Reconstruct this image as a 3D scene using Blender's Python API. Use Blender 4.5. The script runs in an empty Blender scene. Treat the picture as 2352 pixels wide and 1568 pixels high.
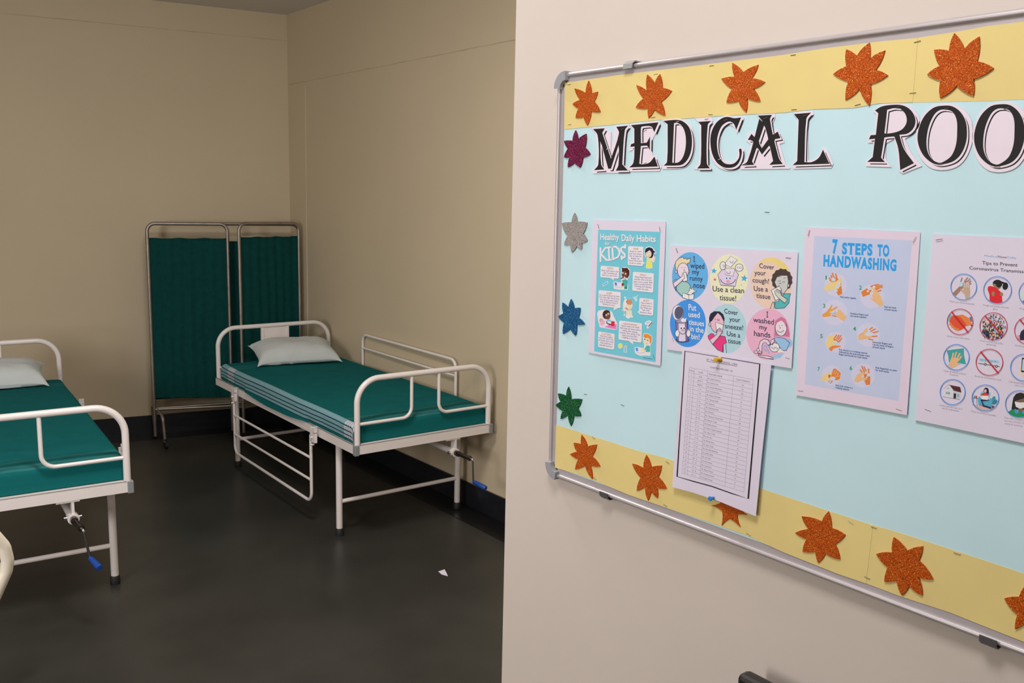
import bpy, bmesh, math, random
from mathutils import Vector, Matrix
from mathutils.geometry import tessellate_polygon
random.seed(7)
D = bpy.data
SC = bpy.context.scene
COL = SC.collection

# ------------------------------------------------------------------ camera
CAM_H, F_PX, YAW, PITCH, ROLL = 1.9961, 2070.876, 0.6665, 0.1581, 0.0222
sy, cy, sp, cp, sr, cr = math.sin(YAW), math.cos(YAW), math.sin(PITCH), math.cos(PITCH), math.sin(ROLL), math.cos(ROLL)
R0, U0, FW = Vector((cy, -sy, 0)), Vector((sp * sy, sp * cy, cp)), Vector((cp * sy, cp * cy, -sp))
RT, UP = cr * R0 + sr * U0, cr * U0 - sr * R0
cam = D.objects.new('camera', D.cameras.new('camera'))
COL.objects.link(cam)
M = Matrix((RT, UP, -FW)).transposed().to_4x4()
M.translation = (0, 0, CAM_H)
cam.matrix_world = M
cam.data.sensor_width = 36
cam.data.lens = F_PX / 2352 * 36
cam.data.clip_start = 0.05
SC.camera = cam

# ------------------------------------------------------------------ light
w = D.worlds.new('world')
SC.world = w
w.use_nodes = True
w.node_tree.nodes['Background'].inputs[0].default_value = (1, 0.95, 0.88, 1)
w.node_tree.nodes['Background'].inputs[1].default_value = 0.05

def area(name, loc, target, sx, sy_, power, col=(1, 1, 1)):
    l = D.lights.new(name, 'AREA')
    l.shape = 'RECTANGLE'
    l.size, l.size_y, l.energy, l.color = sx, sy_, power, col
    o = D.objects.new(name, l)
    COL.objects.link(o)
    o.location = loc
    o.rotation_euler = (Vector(target) - Vector(loc)).to_track_quat('-Z', 'Y').to_euler()
    return o

area('overhead_light', (0.25, 0.7, 3.38), (0.25, 0.7, 0), 0.6, 0.6, 31, (1, 0.95, 0.95))
area('overhead_light', (1.2, 3.0, 3.38), (1.3, 3.5, 0), 0.6, 0.6, 57, (1, 0.96, 0.93))  # added fill that brightens the beds and right wall, no known fixture
area('left_fill', (-2.85, 1.8, 2.0), (1.0, 8.0, 1.6), 1.8, 1.4, 168, (1, 0.97, 0.98))  # added unseen fill from the left, aimed to balance the walls; no window here
SC.view_settings.view_transform = 'Standard'
SC.view_settings.look = 'None'
SC.view_settings.exposure = 0.0
SC.view_settings.gamma = 1.0
SC.view_settings.use_curve_mapping = False

# ------------------------------------------------------------------ materials
def lin(c):
    r = []
    for v in c:
        v /= 255
        r.append(v / 12.92 if v <= .04045 else ((v + .055) / 1.055) ** 2.4)
    return tuple(r)

def newmat(name):
    m = D.materials.new(name)
    m.use_nodes = True
    return m, m.node_tree, m.node_tree.nodes['Principled BSDF']

def N(nt, kind, **kw):
    n = nt.nodes.new(kind)
    for k, v in kw.items():
        if k in n.inputs.keys():
            n.inputs[k].default_value = v
        else:
            setattr(n, k, v)
    return n

def paint(name, col, rough=.6, metal=0., var=0., vscale=3., bump=0., bscale=60., spec=.5):
    """a procedural paint: slight colour drift from noise, slight bump"""
    m, nt, b = newmat(name)
    L = nt.links.new
    b.inputs['Roughness'].default_value = rough
    b.inputs['Metallic'].default_value = metal
    b.inputs['Specular IOR Level'].default_value = spec
    tc = N(nt, 'ShaderNodeTexCoord')
    n = N(nt, 'ShaderNodeTexNoise', Scale=vscale, Detail=4.)
    L(tc.outputs['Object'], n.inputs['Vector'])
    r = N(nt, 'ShaderNodeMapRange')
    r.inputs['From Min'].default_value, r.inputs['From Max'].default_value = .3, .7
    r.inputs['To Min'].default_value, r.inputs['To Max'].default_value = 1 - var, 1 + var
    L(n.outputs['Fac'], r.inputs['Value'])
    mx = N(nt, 'ShaderNodeVectorMath', operation='SCALE')
    mx.inputs[0].default_value = col[:3]
    L(r.outputs['Result'], mx.inputs['Scale'])
    L(mx.outputs[0], b.inputs['Base Color'])
    if bump:
        n2 = N(nt, 'ShaderNodeTexNoise', Scale=bscale, Detail=3.)
        L(tc.outputs['Object'], n2.inputs['Vector'])
        bp = N(nt, 'ShaderNodeBump', Strength=bump, Distance=.01)
        L(n2.outputs['Fac'], bp.inputs['Height'])
        L(bp.outputs[0], b.inputs['Normal'])
    return m

K = 1.17
_pm = {}
def ink(c, rough=.55):
    """printed / dyed flat colour given as the sRGB colour the paper shows"""
    key = (c, rough)
    if key not in _pm:
        a = tuple(min(.88, v * K) for v in lin(c))
        _pm[key] = paint('print_%02x%02x%02x' % c, a, rough, var=.015, vscale=40, spec=.25)
    return _pm[key]

def wall_mat(name, col, crack=None):
    m = paint(name, col, .62, var=.025, vscale=1.2, bump=.04, bscale=35, spec=.35)
    if crack:
        nt = m.node_tree
        L = nt.links.new
        b = nt.nodes['Principled BSDF']
        src = b.inputs['Base Color'].links[0].from_socket
        tc = N(nt, 'ShaderNodeTexCoord')
        sep = N(nt, 'ShaderNodeSeparateXYZ')
        L(tc.outputs['Object'], sep.inputs[0])
        nz = N(nt, 'ShaderNodeTexNoise', Scale=7., Detail=5.)
        L(tc.outputs['Object'], nz.inputs['Vector'])
        w_ = N(nt, 'ShaderNodeMath', operation='MULTIPLY_ADD')
        L(nz.outputs['Fac'], w_.inputs[0])
        w_.inputs[1].default_value = .012
        L(sep.outputs['Z'], w_.inputs[2])
        c_ = N(nt, 'ShaderNodeMath', operation='COMPARE')
        L(w_.outputs[0], c_.inputs[0])
        c_.inputs[1].default_value = crack + .006
        c_.inputs[2].default_value = .0035
        nz2 = N(nt, 'ShaderNodeTexNoise', Scale=3., Detail=2.)
        L(tc.outputs['Object'], nz2.inputs['Vector'])
        mr = N(nt, 'ShaderNodeMapRange')
        mr.inputs['From Min'].default_value, mr.inputs['From Max'].default_value = .35, .6
        mr.inputs['To Min'].default_value, mr.inputs['To Max'].default_value = .15, .55
        L(nz2.outputs['Fac'], mr.inputs['Value'])
        mu = N(nt, 'ShaderNodeMath', operation='MULTIPLY')
        L(c_.outputs[0], mu.inputs[0])
        L(mr.outputs['Result'], mu.inputs[1])
        mix = N(nt, 'ShaderNodeMix', data_type='RGBA')
        L(mu.outputs[0], mix.inputs['Factor'])
        L(src, mix.inputs['A'])
        mix.inputs['B'].default_value = (col[0] * .55, col[1] * .42, col[2] * .35, 1)
        L(mix.outputs['Result'], b.inputs['Base Color'])
    return m

def glitter(name, c, c2):
    """foam sheet covered in glitter flakes: each voronoi cell has its own tilt and tint"""
    m, nt, b = newmat(name)
    L = nt.links.new
    tc = N(nt, 'ShaderNodeTexCoord')
    v = N(nt, 'ShaderNodeTexVoronoi', Scale=1250.)
    L(tc.outputs['Object'], v.inputs['Vector'])
    sep = N(nt, 'ShaderNodeSeparateColor')
    L(v.outputs['Color'], sep.inputs[0])
    cr_ = N(nt, 'ShaderNodeValToRGB')
    e = cr_.color_ramp.elements
    e[0].position, e[0].color = 0., (*[x * .78 for x in c], 1)
    e[1].position, e[1].color = .9, (*[x * 1.1 for x in c], 1)
    k = e.new(.96)
    k.color = (*c2, 1)
    L(sep.outputs[0], cr_.inputs[0])
    L(cr_.outputs[0], b.inputs['Base Color'])
    b.inputs['Roughness'].default_value = .42
    mt = N(nt, 'ShaderNodeMath', operation='GREATER_THAN')
    L(sep.outputs[1], mt.inputs[0])
    mt.inputs[1].default_value = .90
    L(mt.outputs[0], b.inputs['Metallic'])
    b.inputs['Specular IOR Level'].default_value = .12
    geo = N(nt, 'ShaderNodeNewGeometry')
    sub = N(nt, 'ShaderNodeVectorMath', operation='SUBTRACT')
    L(v.outputs['Color'], sub.inputs[0])
    sub.inputs[1].default_value = (.5, .5, .5)
    sc = N(nt, 'ShaderNodeVectorMath', operation='SCALE')
    sc.inputs['Scale'].default_value = .7
    L(sub.outputs[0], sc.inputs[0])
    ad = N(nt, 'ShaderNodeVectorMath', operation='ADD')
    L(geo.outputs['Normal'], ad.inputs[0])
    L(sc.outputs[0], ad.inputs[1])
    nn = N(nt, 'ShaderNodeVectorMath', operation='NORMALIZE')
    L(ad.outputs[0], nn.inputs[0])
    L(nn.outputs[0], b.inputs['Normal'])
    return m

MT = {
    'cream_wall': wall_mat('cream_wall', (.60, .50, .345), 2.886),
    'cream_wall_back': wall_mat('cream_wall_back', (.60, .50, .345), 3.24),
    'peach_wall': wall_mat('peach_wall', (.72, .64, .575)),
    'ceiling': paint('ceiling_paint', (.68, .65, .62), .7, var=.02),
    'skirting': paint('dark_granite', (.012, .013, .018), .28, var=.2, vscale=30),
    'border': paint('black_floor_border', (.008, .008, .009), .3, var=.2, vscale=20),
    'white_enamel': paint('white_enamel', (.80, .74, .71), .25, var=.02, vscale=8),
    'cream_enamel': paint('cream_enamel', (.78, .71, .58), .25, var=.02, vscale=8),
    'grey_plastic': paint('grey_plastic', (.24, .26, .28), .5),
    'black_rubber': paint('black_rubber', (.012, .012, .012), .6),
    'black_plastic': paint('black_plastic', (.015, .014, .013), .38, bump=.05, bscale=300),
    'chrome': paint('chrome', (.5, .5, .5), .18, 1.),
    'dark_steel': paint('dark_steel', (.16, .14, .13), .3, 1.),
    'blue_plastic': paint('blue_plastic', (.01, .06, .32), .4),
    'steel_tube': paint('dull_steel_tube', (.36, .32, .28), .42, .8, var=.15, vscale=12),
    'screen_cloth': paint('green_screen_cloth', (.004, .055, .052), .9, var=.12, vscale=25, bump=.2, bscale=400, spec=.1),
    'pillow_cloth': paint('pale_pillow_cloth', (.58, .62, .615), .9, var=.03, vscale=10, bump=.12, bscale=500, spec=.1),
    'aluminium': paint('aluminium', (.56, .52, .53), .42, .45, var=.03, vscale=20),
    'aluminium_lip': paint('aluminium_lip', (.50, .46, .475), .5, .2, var=.03, vscale=20),
    'cap_plastic': paint('grey_cap_plastic', (.36, .37, .41), .4),
    'clip_dark': paint('dark_clip', (.10, .10, .105), .45),
    'clip_grey': paint('grey_clip', (.33, .34, .33), .4),
    'blue_paper': paint('light_blue_chart_paper', tuple(v * K for v in lin((190, 221, 228))), .7, var=.02, vscale=5, bump=.12, bscale=6, spec=.2),
    'yellow_paper': paint('yellow_chart_paper', tuple(v * K for v in lin((220, 201, 133))), .65, var=.03, vscale=9, bump=.12, bscale=8, spec=.25),
    'white_paper': paint('white_paper', tuple(v * K for v in lin((214, 207, 223))), .65, var=.015, vscale=9, bump=.10, bscale=9, spec=.25),
    'pink_paper': paint('pinkish_paper', tuple(v * K for v in lin((217, 203, 219))), .65, var=.015, vscale=9, bump=.10, bscale=9, spec=.25),
    'staple': paint('staple_wire', (.32, .30, .28), .3, .9),
    'yellow_pin': paint('yellow_pin', (.72, .45, .03), .3),
    'blue_pin': paint('blue_pin', (.03, .26, .72), .3),
    'glitter_orange': glitter('orange_glitter', (.54, .085, .005), (.95, .42, .1)),
    'glitter_maroon': glitter('maroon_glitter', (.15, .006, .045), (.55, .15, .3)),
    'glitter_silver': glitter('silver_glitter', (.36, .33, .31), (.8, .78, .76)),
    'glitter_blue': glitter('blue_glitter', (.008, .10, .26), (.2, .5, .8)),
    'glitter_green': glitter('green_glitter', (.006, .09, .028), (.15, .5, .25)),
}

def floor_mat():
    m = paint('dark_stone_floor', (.038, .0365, .031), .36, var=.22, vscale=2.2, bump=.02, bscale=30, spec=.4)
    return m
MT['floor'] = floor_mat()

def sheet_mat():
    m, nt, b = newmat('green_bedsheet')
    L = nt.links.new
    uv = N(nt, 'ShaderNodeUVMap')
    sep = N(nt, 'ShaderNodeSeparateXYZ')
    L(uv.outputs[0], sep.inputs[0])
    u, v = sep.outputs['X'], sep.outputs['Y']
    def math_(op, a, b_=None, c=None):
        n = N(nt, 'ShaderNodeMath', operation=op)
        for i, x in enumerate((a, b_, c)):
            if x is None:
                continue
            if isinstance(x, (int, float)):
                n.inputs[i].default_value = x
            else:
                L(x, n.inputs[i])
        return n.outputs[0]
    def band(x, lo, hi):
        return math_('COMPARE', x, (lo + hi) / 2, (hi - lo) / 2)
    def mix(f, a, b_):
        n = N(nt, 'ShaderNodeMix', data_type='RGBA')
        L(f, n.inputs['Factor'])
        for s, x in (('A', a), ('B', b_)):
            if isinstance(x, tuple):
                n.inputs[s].default_value = (*x, 1)
            else:
                L(x, n.inputs[s])
        return n.outputs['Result']
    teal, dark = (.007, .125, .128), (.006, .05, .065)
    aqua, pale = (.21, .37, .41), (.50, .53, .58)
    nz = N(nt, 'ShaderNodeTexNoise', Scale=9., Detail=4.)
    L(uv.outputs[0], nz.inputs['Vector'])
    base = mix(nz.outputs['Fac'], tuple(x * .85 for x in teal), tuple(x * 1.15 for x in teal))
    # faint lighter weave bands across both ends of the top
    for lo, hi, f in ((.045, .06, .3), (.066, .080, .3), (.086, .11, .34), (.155, .168, .26), (.174, .19, .3), (1.90, 1.93, .22), (1.96, 1.99, .22)):
        bb = math_('MULTIPLY', band(v, lo, hi), f)
        base = mix(bb, base, (.10, .27, .26))
    onside = band(u, -.098, .016)
    side = aqua
    blk = math_('MAXIMUM', band(v, .02, .145), band(v, 1.87, 1.985))
    side = mix(blk, aqua, pale)
    for c in (-.022, -.05, -.074, -.096):
        side = mix(band(u, c - .0032, c + .0032), side, dark)
    for c in (.045, .07, .095, .12, 1.89, 1.915, 1.94, 1.965):
        side = mix(math_('MULTIPLY', band(v, c - .0015, c + .0015), .7), side, dark)
    L(mix(onside, base, side), b.inputs['Base Color'])
    b.inputs['Roughness'].default_value = .9
    b.inputs['Specular IOR Level'].default_value = .05
    tc = N(nt, 'ShaderNodeTexCoord')
    n2 = N(nt, 'ShaderNodeTexNoise', Scale=6., Detail=5.)
    L(tc.outputs['Object'], n2.inputs['Vector'])
    bp = N(nt, 'ShaderNodeBump', Strength=.35, Distance=.02)
    L(n2.outputs['Fac'], bp.inputs['Height'])
    L(bp.outputs[0], b.inputs['Normal'])
    return m
MT['sheet'] = sheet_mat()

# ------------------------------------------------------------------ mesh helpers
def tag(o, label=None, cat=None, group=None, kind=None):
    for k, v in (('label', label), ('category', cat), ('group', group), ('kind', kind)):
        if v:
            o[k] = v
    return o

def empty(name, loc, rz, label, cat, group=None):
    o = D.objects.new(name, None)
    COL.objects.link(o)
    o.empty_display_size = .1
    o.location = loc
    o.rotation_euler = (0, 0, rz)
    return tag(o, label, cat, group)

class MB:
    def __init__(s):
        s.v, s.f, s.mi, s.sm, s.mats = [], [], [], [], []
    def mat(s, m):
        if m not in s.mats:
            s.mats.append(m)
        return s.mats.index(m)
    def add(s, vs, fs, m, smooth=False):
        o, i = len(s.v), s.mat(m)
        s.v += [tuple(x) for x in vs]
        for f in fs:
            s.f.append([o + a for a in f])
            s.mi.append(i)
            s.sm.append(smooth)
    def box(s, lo, hi, m, bev=0.):
        if bev:
            bm = bmesh.new()
            bmesh.ops.create_cube(bm, size=1)
            for v in bm.verts:
                for k in range(3):
                    v.co[k] = lo[k] if v.co[k] < 0 else hi[k]
            bmesh.ops.bevel(bm, geom=bm.edges[:], offset=bev, segments=2, affect='EDGES', profile=.5)
            s.bm(bm, m)
            return
        x, y, z = lo
        X, Y, Z = hi
        s.add([(x, y, z), (X, y, z), (X, Y, z), (x, Y, z), (x, y, Z), (X, y, Z), (X, Y, Z), (x, Y, Z)],
              [(0, 3, 2, 1), (4, 5, 6, 7), (0, 1, 5, 4), (1, 2, 6, 5), (2, 3, 7, 6), (3, 0, 4, 7)], m)
    def bm(s, bm, m, smooth=False):
        bm.verts.index_update()
        s.add([v.co for v in bm.verts], [[v.index for v in f.verts] for f in bm.faces], m, smooth)
        bm.free()
    def tube(s, pts, r, m, n=14, caps=True):
        pts = [Vector(p) for p in pts]
        T = []
        for i in range(len(pts)):
            a, b = pts[max(0, i - 1)], pts[min(len(pts) - 1, i + 1)]
            T.append((b - a).normalized())
        t = T[0]
        ref = Vector((0, 0, 1)) if abs(t.z) < .9 else Vector((1, 0, 0))
        nrm = t.cross(ref).normalized()
        vs, fs = [], []
        for i, p in enumerate(pts):
            if i:
                nrm = (nrm - T[i] * nrm.dot(T[i])).normalized()
            bn = T[i].cross(nrm)
            rr = r[i] if isinstance(r, (list, tuple)) else r
            for k in range(n):
                a = 2 * math.pi * k / n
                vs.append(p + rr * (math.cos(a) * nrm + math.sin(a) * bn))
        for i in range(len(pts) - 1):
            for k in range(n):
                a, b = i * n + k, i * n + (k + 1) % n
                fs.append((a, b, b + n, a + n))
        s.add(vs, fs, m, True)
        if caps:
            o = len(pts) - 1
            s.add(vs[:n], [tuple(range(n))[::-1]], m)
            s.add(vs[o * n:], [tuple(range(n))], m)
    def prism(s, poly, axis, a, b, m, smooth=False):
        """polygon extruded between a and b along axis (0,1,2)"""
        def P(q, t):
            c = [q[0], q[1]]
            c.insert(axis, t)
            return tuple(c)
        n = len(poly)
        vs = [P(q, a) for q in poly] + [P(q, b) for q in poly]
        s.add(vs, [tuple(range(n))[::-1], tuple(range(n, 2 * n))], m)
        s.add(vs, [(i, (i + 1) % n, n + (i + 1) % n, n + i) for i in range(n)], m, smooth)
    def build(s, name, parent=None, loc=None, center=False):
        me = D.meshes.new(name)
        off = Vector((0, 0, 0))
        if center:
            xs = [v[0] for v in s.v]; ys = [v[1] for v in s.v]; zs = [v[2] for v in s.v]
            off = Vector(((min(xs) + max(xs)) / 2, (min(ys) + max(ys)) / 2, min(zs)))
        elif loc is not None:
            off = Vector(loc)
        me.from_pydata([Vector(v) - off for v in s.v], [], s.f)
        for m in s.mats:
            me.materials.append(m)
        me.polygons.foreach_set('material_index', s.mi)
        me.polygons.foreach_set('use_smooth', s.sm)
        me.update()
        o = D.objects.new(name, me)
        COL.objects.link(o)
        if parent is not None:
            o.parent = parent
            if center:
                o.location = off - parent.location
        elif center or loc is not None:
            o.location = off
        return o

def fillet(pts, r, n=8):
    """polyline with its inner corners rounded to radius r"""
    P = [Vector(p) for p in pts]
    out = [P[0]]
    for i in range(1, len(P) - 1):
        a, b, c = P[i - 1], P[i], P[i + 1]
        u, v = (a - b).normalized(), (c - b).normalized()
        ang = u.angle(v)
        d = min(r / math.tan(ang / 2), (a - b).length * .49, (c - b).length * .49)
        rr = d * math.tan(ang / 2)
        ctr = b + (u + v).normalized() * (rr / math.sin(ang / 2))
        s0, s1 = (b + u * d) - ctr, (b + v * d) - ctr
        tot = s0.angle(s1)
        for k in range(n + 1):
            t = k / n
            q = (s0 * math.sin((1 - t) * tot) + s1 * math.sin(t * tot)) / math.sin(tot)
            out.append(ctr + q)
    out.append(P[-1])
    return out

# ------------------------------------------------------------------ the room
XB = 1.391            # face of the notice board
XWF = 1.406           # wall the board hangs on
YE = 1.80             # where that wall ends
XW, YW, ZC, RB = 3.2976, 7.3014, 3.4455, -.1994
BX, BY = math.cos(RB), math.sin(RB)          # along the back wall, to the right
NX, NY = math.sin(RB), -math.cos(RB)         # out of the back wall, into the room
def bw(a, off, z):
    return (XW + a * BX + off * NX, YW + a * BY + off * NY, z)
XL, YR = -3.0, -2.6
aL = (XL - XW) / BX

def struct(name, mb):
    return tag(mb.build(name), kind='structure')

m = MB()
m.add([(XL - .2, YR - .2, 0), (XW + .3, YR - .2, 0), (XW + .3, 9.2, 0), (XL - .2, 9.2, 0),
       (XL - .2, YR - .2, -.1), (XW + .3, YR - .2, -.1), (XW + .3, 9.2, -.1), (XL - .2, 9.2, -.1)],
      [(0, 1, 2, 3), (7, 6, 5, 4), (0, 4, 5, 1), (1, 5, 6, 2), (2, 6, 7, 3), (3, 7, 4, 0)], MT['floor'])
struct('floor', m)
m = MB(); m.box((XL - .2, YR - .2, ZC), (XW + .3, 9.2, ZC + .1), MT['ceiling']); struct('ceiling', m)
m = MB()
a, b, c, d = bw(aL - .1, 0, 0), bw(.3, 0, 0), bw(.3, -.15, 0), bw(aL - .1, -.15, 0)
q = [a, b, c, d]
m.add([(x, y, 0) for x, y, _ in q] + [(x, y, ZC) for x, y, _ in q],
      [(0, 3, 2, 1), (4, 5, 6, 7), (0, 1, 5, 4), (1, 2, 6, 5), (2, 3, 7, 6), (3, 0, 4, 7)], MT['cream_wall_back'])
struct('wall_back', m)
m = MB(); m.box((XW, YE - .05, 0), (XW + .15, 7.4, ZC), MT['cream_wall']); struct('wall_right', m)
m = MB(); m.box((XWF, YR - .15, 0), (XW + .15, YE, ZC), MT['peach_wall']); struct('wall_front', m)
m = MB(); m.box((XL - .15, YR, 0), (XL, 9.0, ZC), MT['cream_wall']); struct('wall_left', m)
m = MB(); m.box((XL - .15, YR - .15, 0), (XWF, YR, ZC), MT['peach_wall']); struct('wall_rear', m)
SKH = .158
m = MB()
q = [bw(aL, 0, 0), bw(-.01, 0, 0), bw(-.01, .012, 0), bw(aL, .012, 0)]
m.add([(x, y, 0) for x, y, _ in q] + [(x, y, SKH) for x, y, _ in q],
      [(0, 1, 2, 3), (7, 6, 5, 4), (0, 4, 5, 1), (1, 5, 6, 2), (2, 6, 7, 3), (3, 7, 4, 0)], MT['skirting'])
struct('baseboard_back', m)
m = MB(); m.box((XW - .012, YE, 0), (XW, YW - .01, SKH), MT['skirting']); struct('baseboard_right', m)
m = MB()
q = [bw(aL, .012, 0), bw(-.2, .012, 0), bw(-.2, .2, 0), bw(aL, .2, 0)]
m.add([(x, y, .0) for x, y, _ in q] + [(x, y, .003) for x, y, _ in q],
      [(0, 3, 2, 1), (4, 5, 6, 7), (0, 1, 5, 4), (1, 2, 6, 5), (2, 3, 7, 6), (3, 0, 4, 7)], MT['border'])
struct('trim_1', m)
m = MB(); m.box((XW - .2, YE, 0), (XW - .012, YW - .02, .003), MT['border']); struct('trim_2', m)
m = MB(); m.tube([(XW - .002, 6.985, SKH), (XW - .002, 6.975, 1.9), (XW - .002, 6.962, 2.85)], .004, MT['cream_wall'], 8)
struct('trim_3', m)

# ------------------------------------------------------------------ hospital beds
BW_, BL_, ZT, FH, ZB = .931, 2.233, .6226, .054, 1.0059
WE = MT['white_enamel']

def make_bed(loc, rz, label, far_rail_up, near_rail):
    t = empty('hospital_bed', (*loc, 0), rz, label, 'bed', 'white hospital beds')
    zb = ZT - FH
    m = MB()                                   # angle-iron frame
    th, fl = .004, .035
    for x0, x1, i0, i1 in ((0, th, 0, fl), (BW_ - th, BW_, BW_ - fl, BW_)):
        m.box((x0, 0, zb), (x1, BL_, ZT), WE)
        m.box((i0, 0, ZT - th), (i1, BL_, ZT), WE)
    for y0, y1, i0, i1 in ((0, th, 0, fl), (BL_ - th, BL_, BL_ - fl, BL_)):
        m.box((0, y0, zb), (BW_, y1, ZT), WE)
        m.box((0, i0, ZT - th), (BW_, i1, ZT), WE)
    m.build('frame', t)
    m = MB(); m.box((.01, .02, ZT - .012), (BW_ - .01, BL_ - .02, ZT - .006), WE); m.build('deck', t)
    for x, y in ((0, 0), (BW_, 0)):
        sx, sy2 = (1 if x else -1), (1 if y else -1)
        m = MB()
        m.box((min(x + sx * .006, x - sx * .022), min(y + sy2 * .006, y - sy2 * .022), zb - .006),
              (max(x + sx * .006, x - sx * .022), max(y + sy2 * .006, y - sy2 * .022), ZT + .001), MT['grey_plastic'], .004)
        tag(m.build('corner_cap', t), 'grey plastic corner cap')
    r = .0165
    for y, nm in ((.016, 'foot_bow'), (BL_ - .016, 'head_bow')):
        m = MB()
        m.tube(fillet([(.019, y, ZT), (.019, y, ZB - r), (BW_ - .019, y, ZB - r), (BW_ - .019, y, ZT)], .135, 12), r, WE, 18)
        m.build(nm, t)
    for xs, xe in ((.368, .019), (.553, BW_ - .019)):
        m = MB()
        m.tube(fillet([(xs, .016, ZB - r), (xs, .016, .737), (xe, .016, .737)], .06, 8), .0098, WE, 12)
        m.build('bow_loop', t)
    y = BL_ - .016
    for x in (.362, .566):
        m = MB(); m.box((x - .009, y - .009, ZT), (x + .009, y + .009, ZB - r), WE); m.build('head_post', t)
    m = MB(); m.box((.371, y - .003, .876), (.557, y + .003, .988), WE); m.build('chart_plate', t)
    m = MB(); m.tube([(.02, y - .02, .70), (BW_ - .02, y - .02, .70)], .008, WE, 10); m.build('head_bar', t)
    for y in (.301, BL_ - .290):
        for x in (.048, BW_ - .048):
            m = MB(); m.tube([(x, y, .022), (x, y, ZT - .012)], .0188, WE, 18)
            m.box((x - .03, y - .03, ZT - .02), (x + .03, y + .03, ZT - .012), WE)
            l = m.build('leg', t)
            m = MB(); m.tube([(x, y, 0), (x, y, .012), (x, y, .042), (x, y, .045)], [.0245, .025, .0225, .02], MT['black_rubber'], 18)
            tag(m.build('rubber_foot', l), 'black rubber foot')
        m = MB(); m.tube([(.048, y, .206), (BW_ - .048, y, .206)], .0128, WE, 12); m.build('cross_bar', t)
    def bracket(par, x, y, s, up):
        m = MB()
        m.box((min(x, x + s * .034), y - .016, ZT - .085), (max(x, x + s * .034), y + .020, ZT + .003), WE, .003)
        m.box((min(x, x - s * .03), y - .01, ZT), (max(x, x - s * .03), y + .02, ZT + .002), WE)
        m.box((min(x + s * .018, x + s * .036), y - .05, ZT - .085), (max(x + s * .018, x + s * .036), y - .012, ZT - .03), WE)
        m.box((min(x + s * .018, x + s * .036), y - .05, ZT - .022), (max(x + s * .018, x + s * .036), y - .012, ZT + .002), WE)
        for zz in (.055, .10):
            m.tube([(x + s * .025, y - .02, ZT - zz), (x + s * .048, y - .02, ZT - zz)], .006, WE, 8)
        m.build('rail_bracket', par)
    def rail(x, s, up):
        pts = [(x, .52, ZT - .05), (x, .52, .156), (x, 1.79, .156), (x, 1.79, ZT - .05)]
        z1, z2 = .43, .292
        if up:
            pts = [(x, .425, .575), (x, .425, .951), (x, 1.695, .951), (x, 1.695, .575)]
            z1, z2 = .847, None
        m = MB(); m.tube(fillet(pts, .06, 8), .0098, WE, 12)
        y0, y1 = pts[0][1], pts[2][1]
        for z in (z1, z2):
            if z:
                m.tube([(x, y0, z), (x, y1, z)], .0085, WE, 10)
        p = m.build('side_rail', t)
        if not up:
            for yy in (y0 - .02, y1 + .01):
                bracket(p, 0 if s < 0 else BW_, yy, s, up)
    rail(-.026, -1, False)
    if far_rail_up:
        rail(BW_ + .0125, 1, True)
    else:
        m = MB()
        m.box((BW_, .315, ZT - .03), (BW_ + .03, .325, ZT + .085), WE)
        m.box((BW_ - .02, .30, ZT), (BW_ + .006, .34, ZT + .002), WE)
        m.box((BW_ + .012, .312, ZT + .07), (BW_ + .03, .328, ZT + .10), WE)
        m.build('rail_bracket', t)
        m = MB()
        m.box((BW_, 1.565, ZT - .03), (BW_ + .03, 1.575, ZT + .085), WE)
        m.box((BW_ - .02, 1.55, ZT), (BW_ + .006, 1.59, ZT + .002), WE)
        m.build('rail_bracket', t)
    # crank under the foot end
    m = MB()
    m.box((.664, .005, .47), (.676, .05, ZT - .02), WE)
    m.box((.60, .003, zb - .008), (.70, .04, zb + .002), WE)
    m.tube([(.67, .002, .478), (.67, .06, .478)], .026, WE, 16)
    cb = m.build('crank_bracket', t)
    m = MB(); m.tube([(.67, .05, .478), (.64, 1.5, .50)], .02, WE, 14); m.build('drive_tube', t)
    m = MB()
    m.tube([(.67, .004, .478), (.67, -.03, .478)], .017, MT['dark_steel'], 14)
    m.tube([(.67, -.02, .478), (.682, -.125, .474)], .0125, MT['dark_steel'], 12)
    m.tube([(.682, -.118, .475), (.682, -.13, .474)], .0155, MT['dark_steel'], 12)
    for xx in (.632, .708):
        m.tube([(xx, .03, .478), (.67, .03, .478)], .009, MT['chrome'], 8)
    c = m.build('crank', t)
    m = MB()
    m.tube(fillet([(.682, -.125, .474), (.688, -.150, .472), (.712, -.125, .325), (.716, -.14, .32)], .012, 5), .006, MT['chrome'], 10)
    tag(m.build('crank_arm', c), 'chrome crank arm')
    m = MB()
    m.tube([(.712, -.122, .3255), (.717, -.14, .322), (.734, -.21, .307), (.736, -.218, .3055)], [.010, .0125, .0165, .013], MT['blue_plastic'], 14)
    tag(m.build('crank_handle', c), 'blue plastic crank handle')
    return t

BEDS = [((2.3136, 4.3192), -.0142), ((.218, 4.4352), -.0751)]
bed_a = make_bed(*BEDS[0], 'white hospital bed along the right wall with its near side rail folded down', True, True)
bed_b = make_bed(*BEDS[1], 'white hospital bed cut off by the left edge of the photo', False, True)

def to_world(i, p):
    (x, y), r = BEDS[i]
    c, s = math.cos(r), math.sin(r)
    return (x + c * p[0] - s * p[1], y + s * p[0] + c * p[1], p[2])

def fbm(x, y, z=0):
    from mathutils import noise
    return noise.noise(Vector((x, y, z)))

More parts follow.
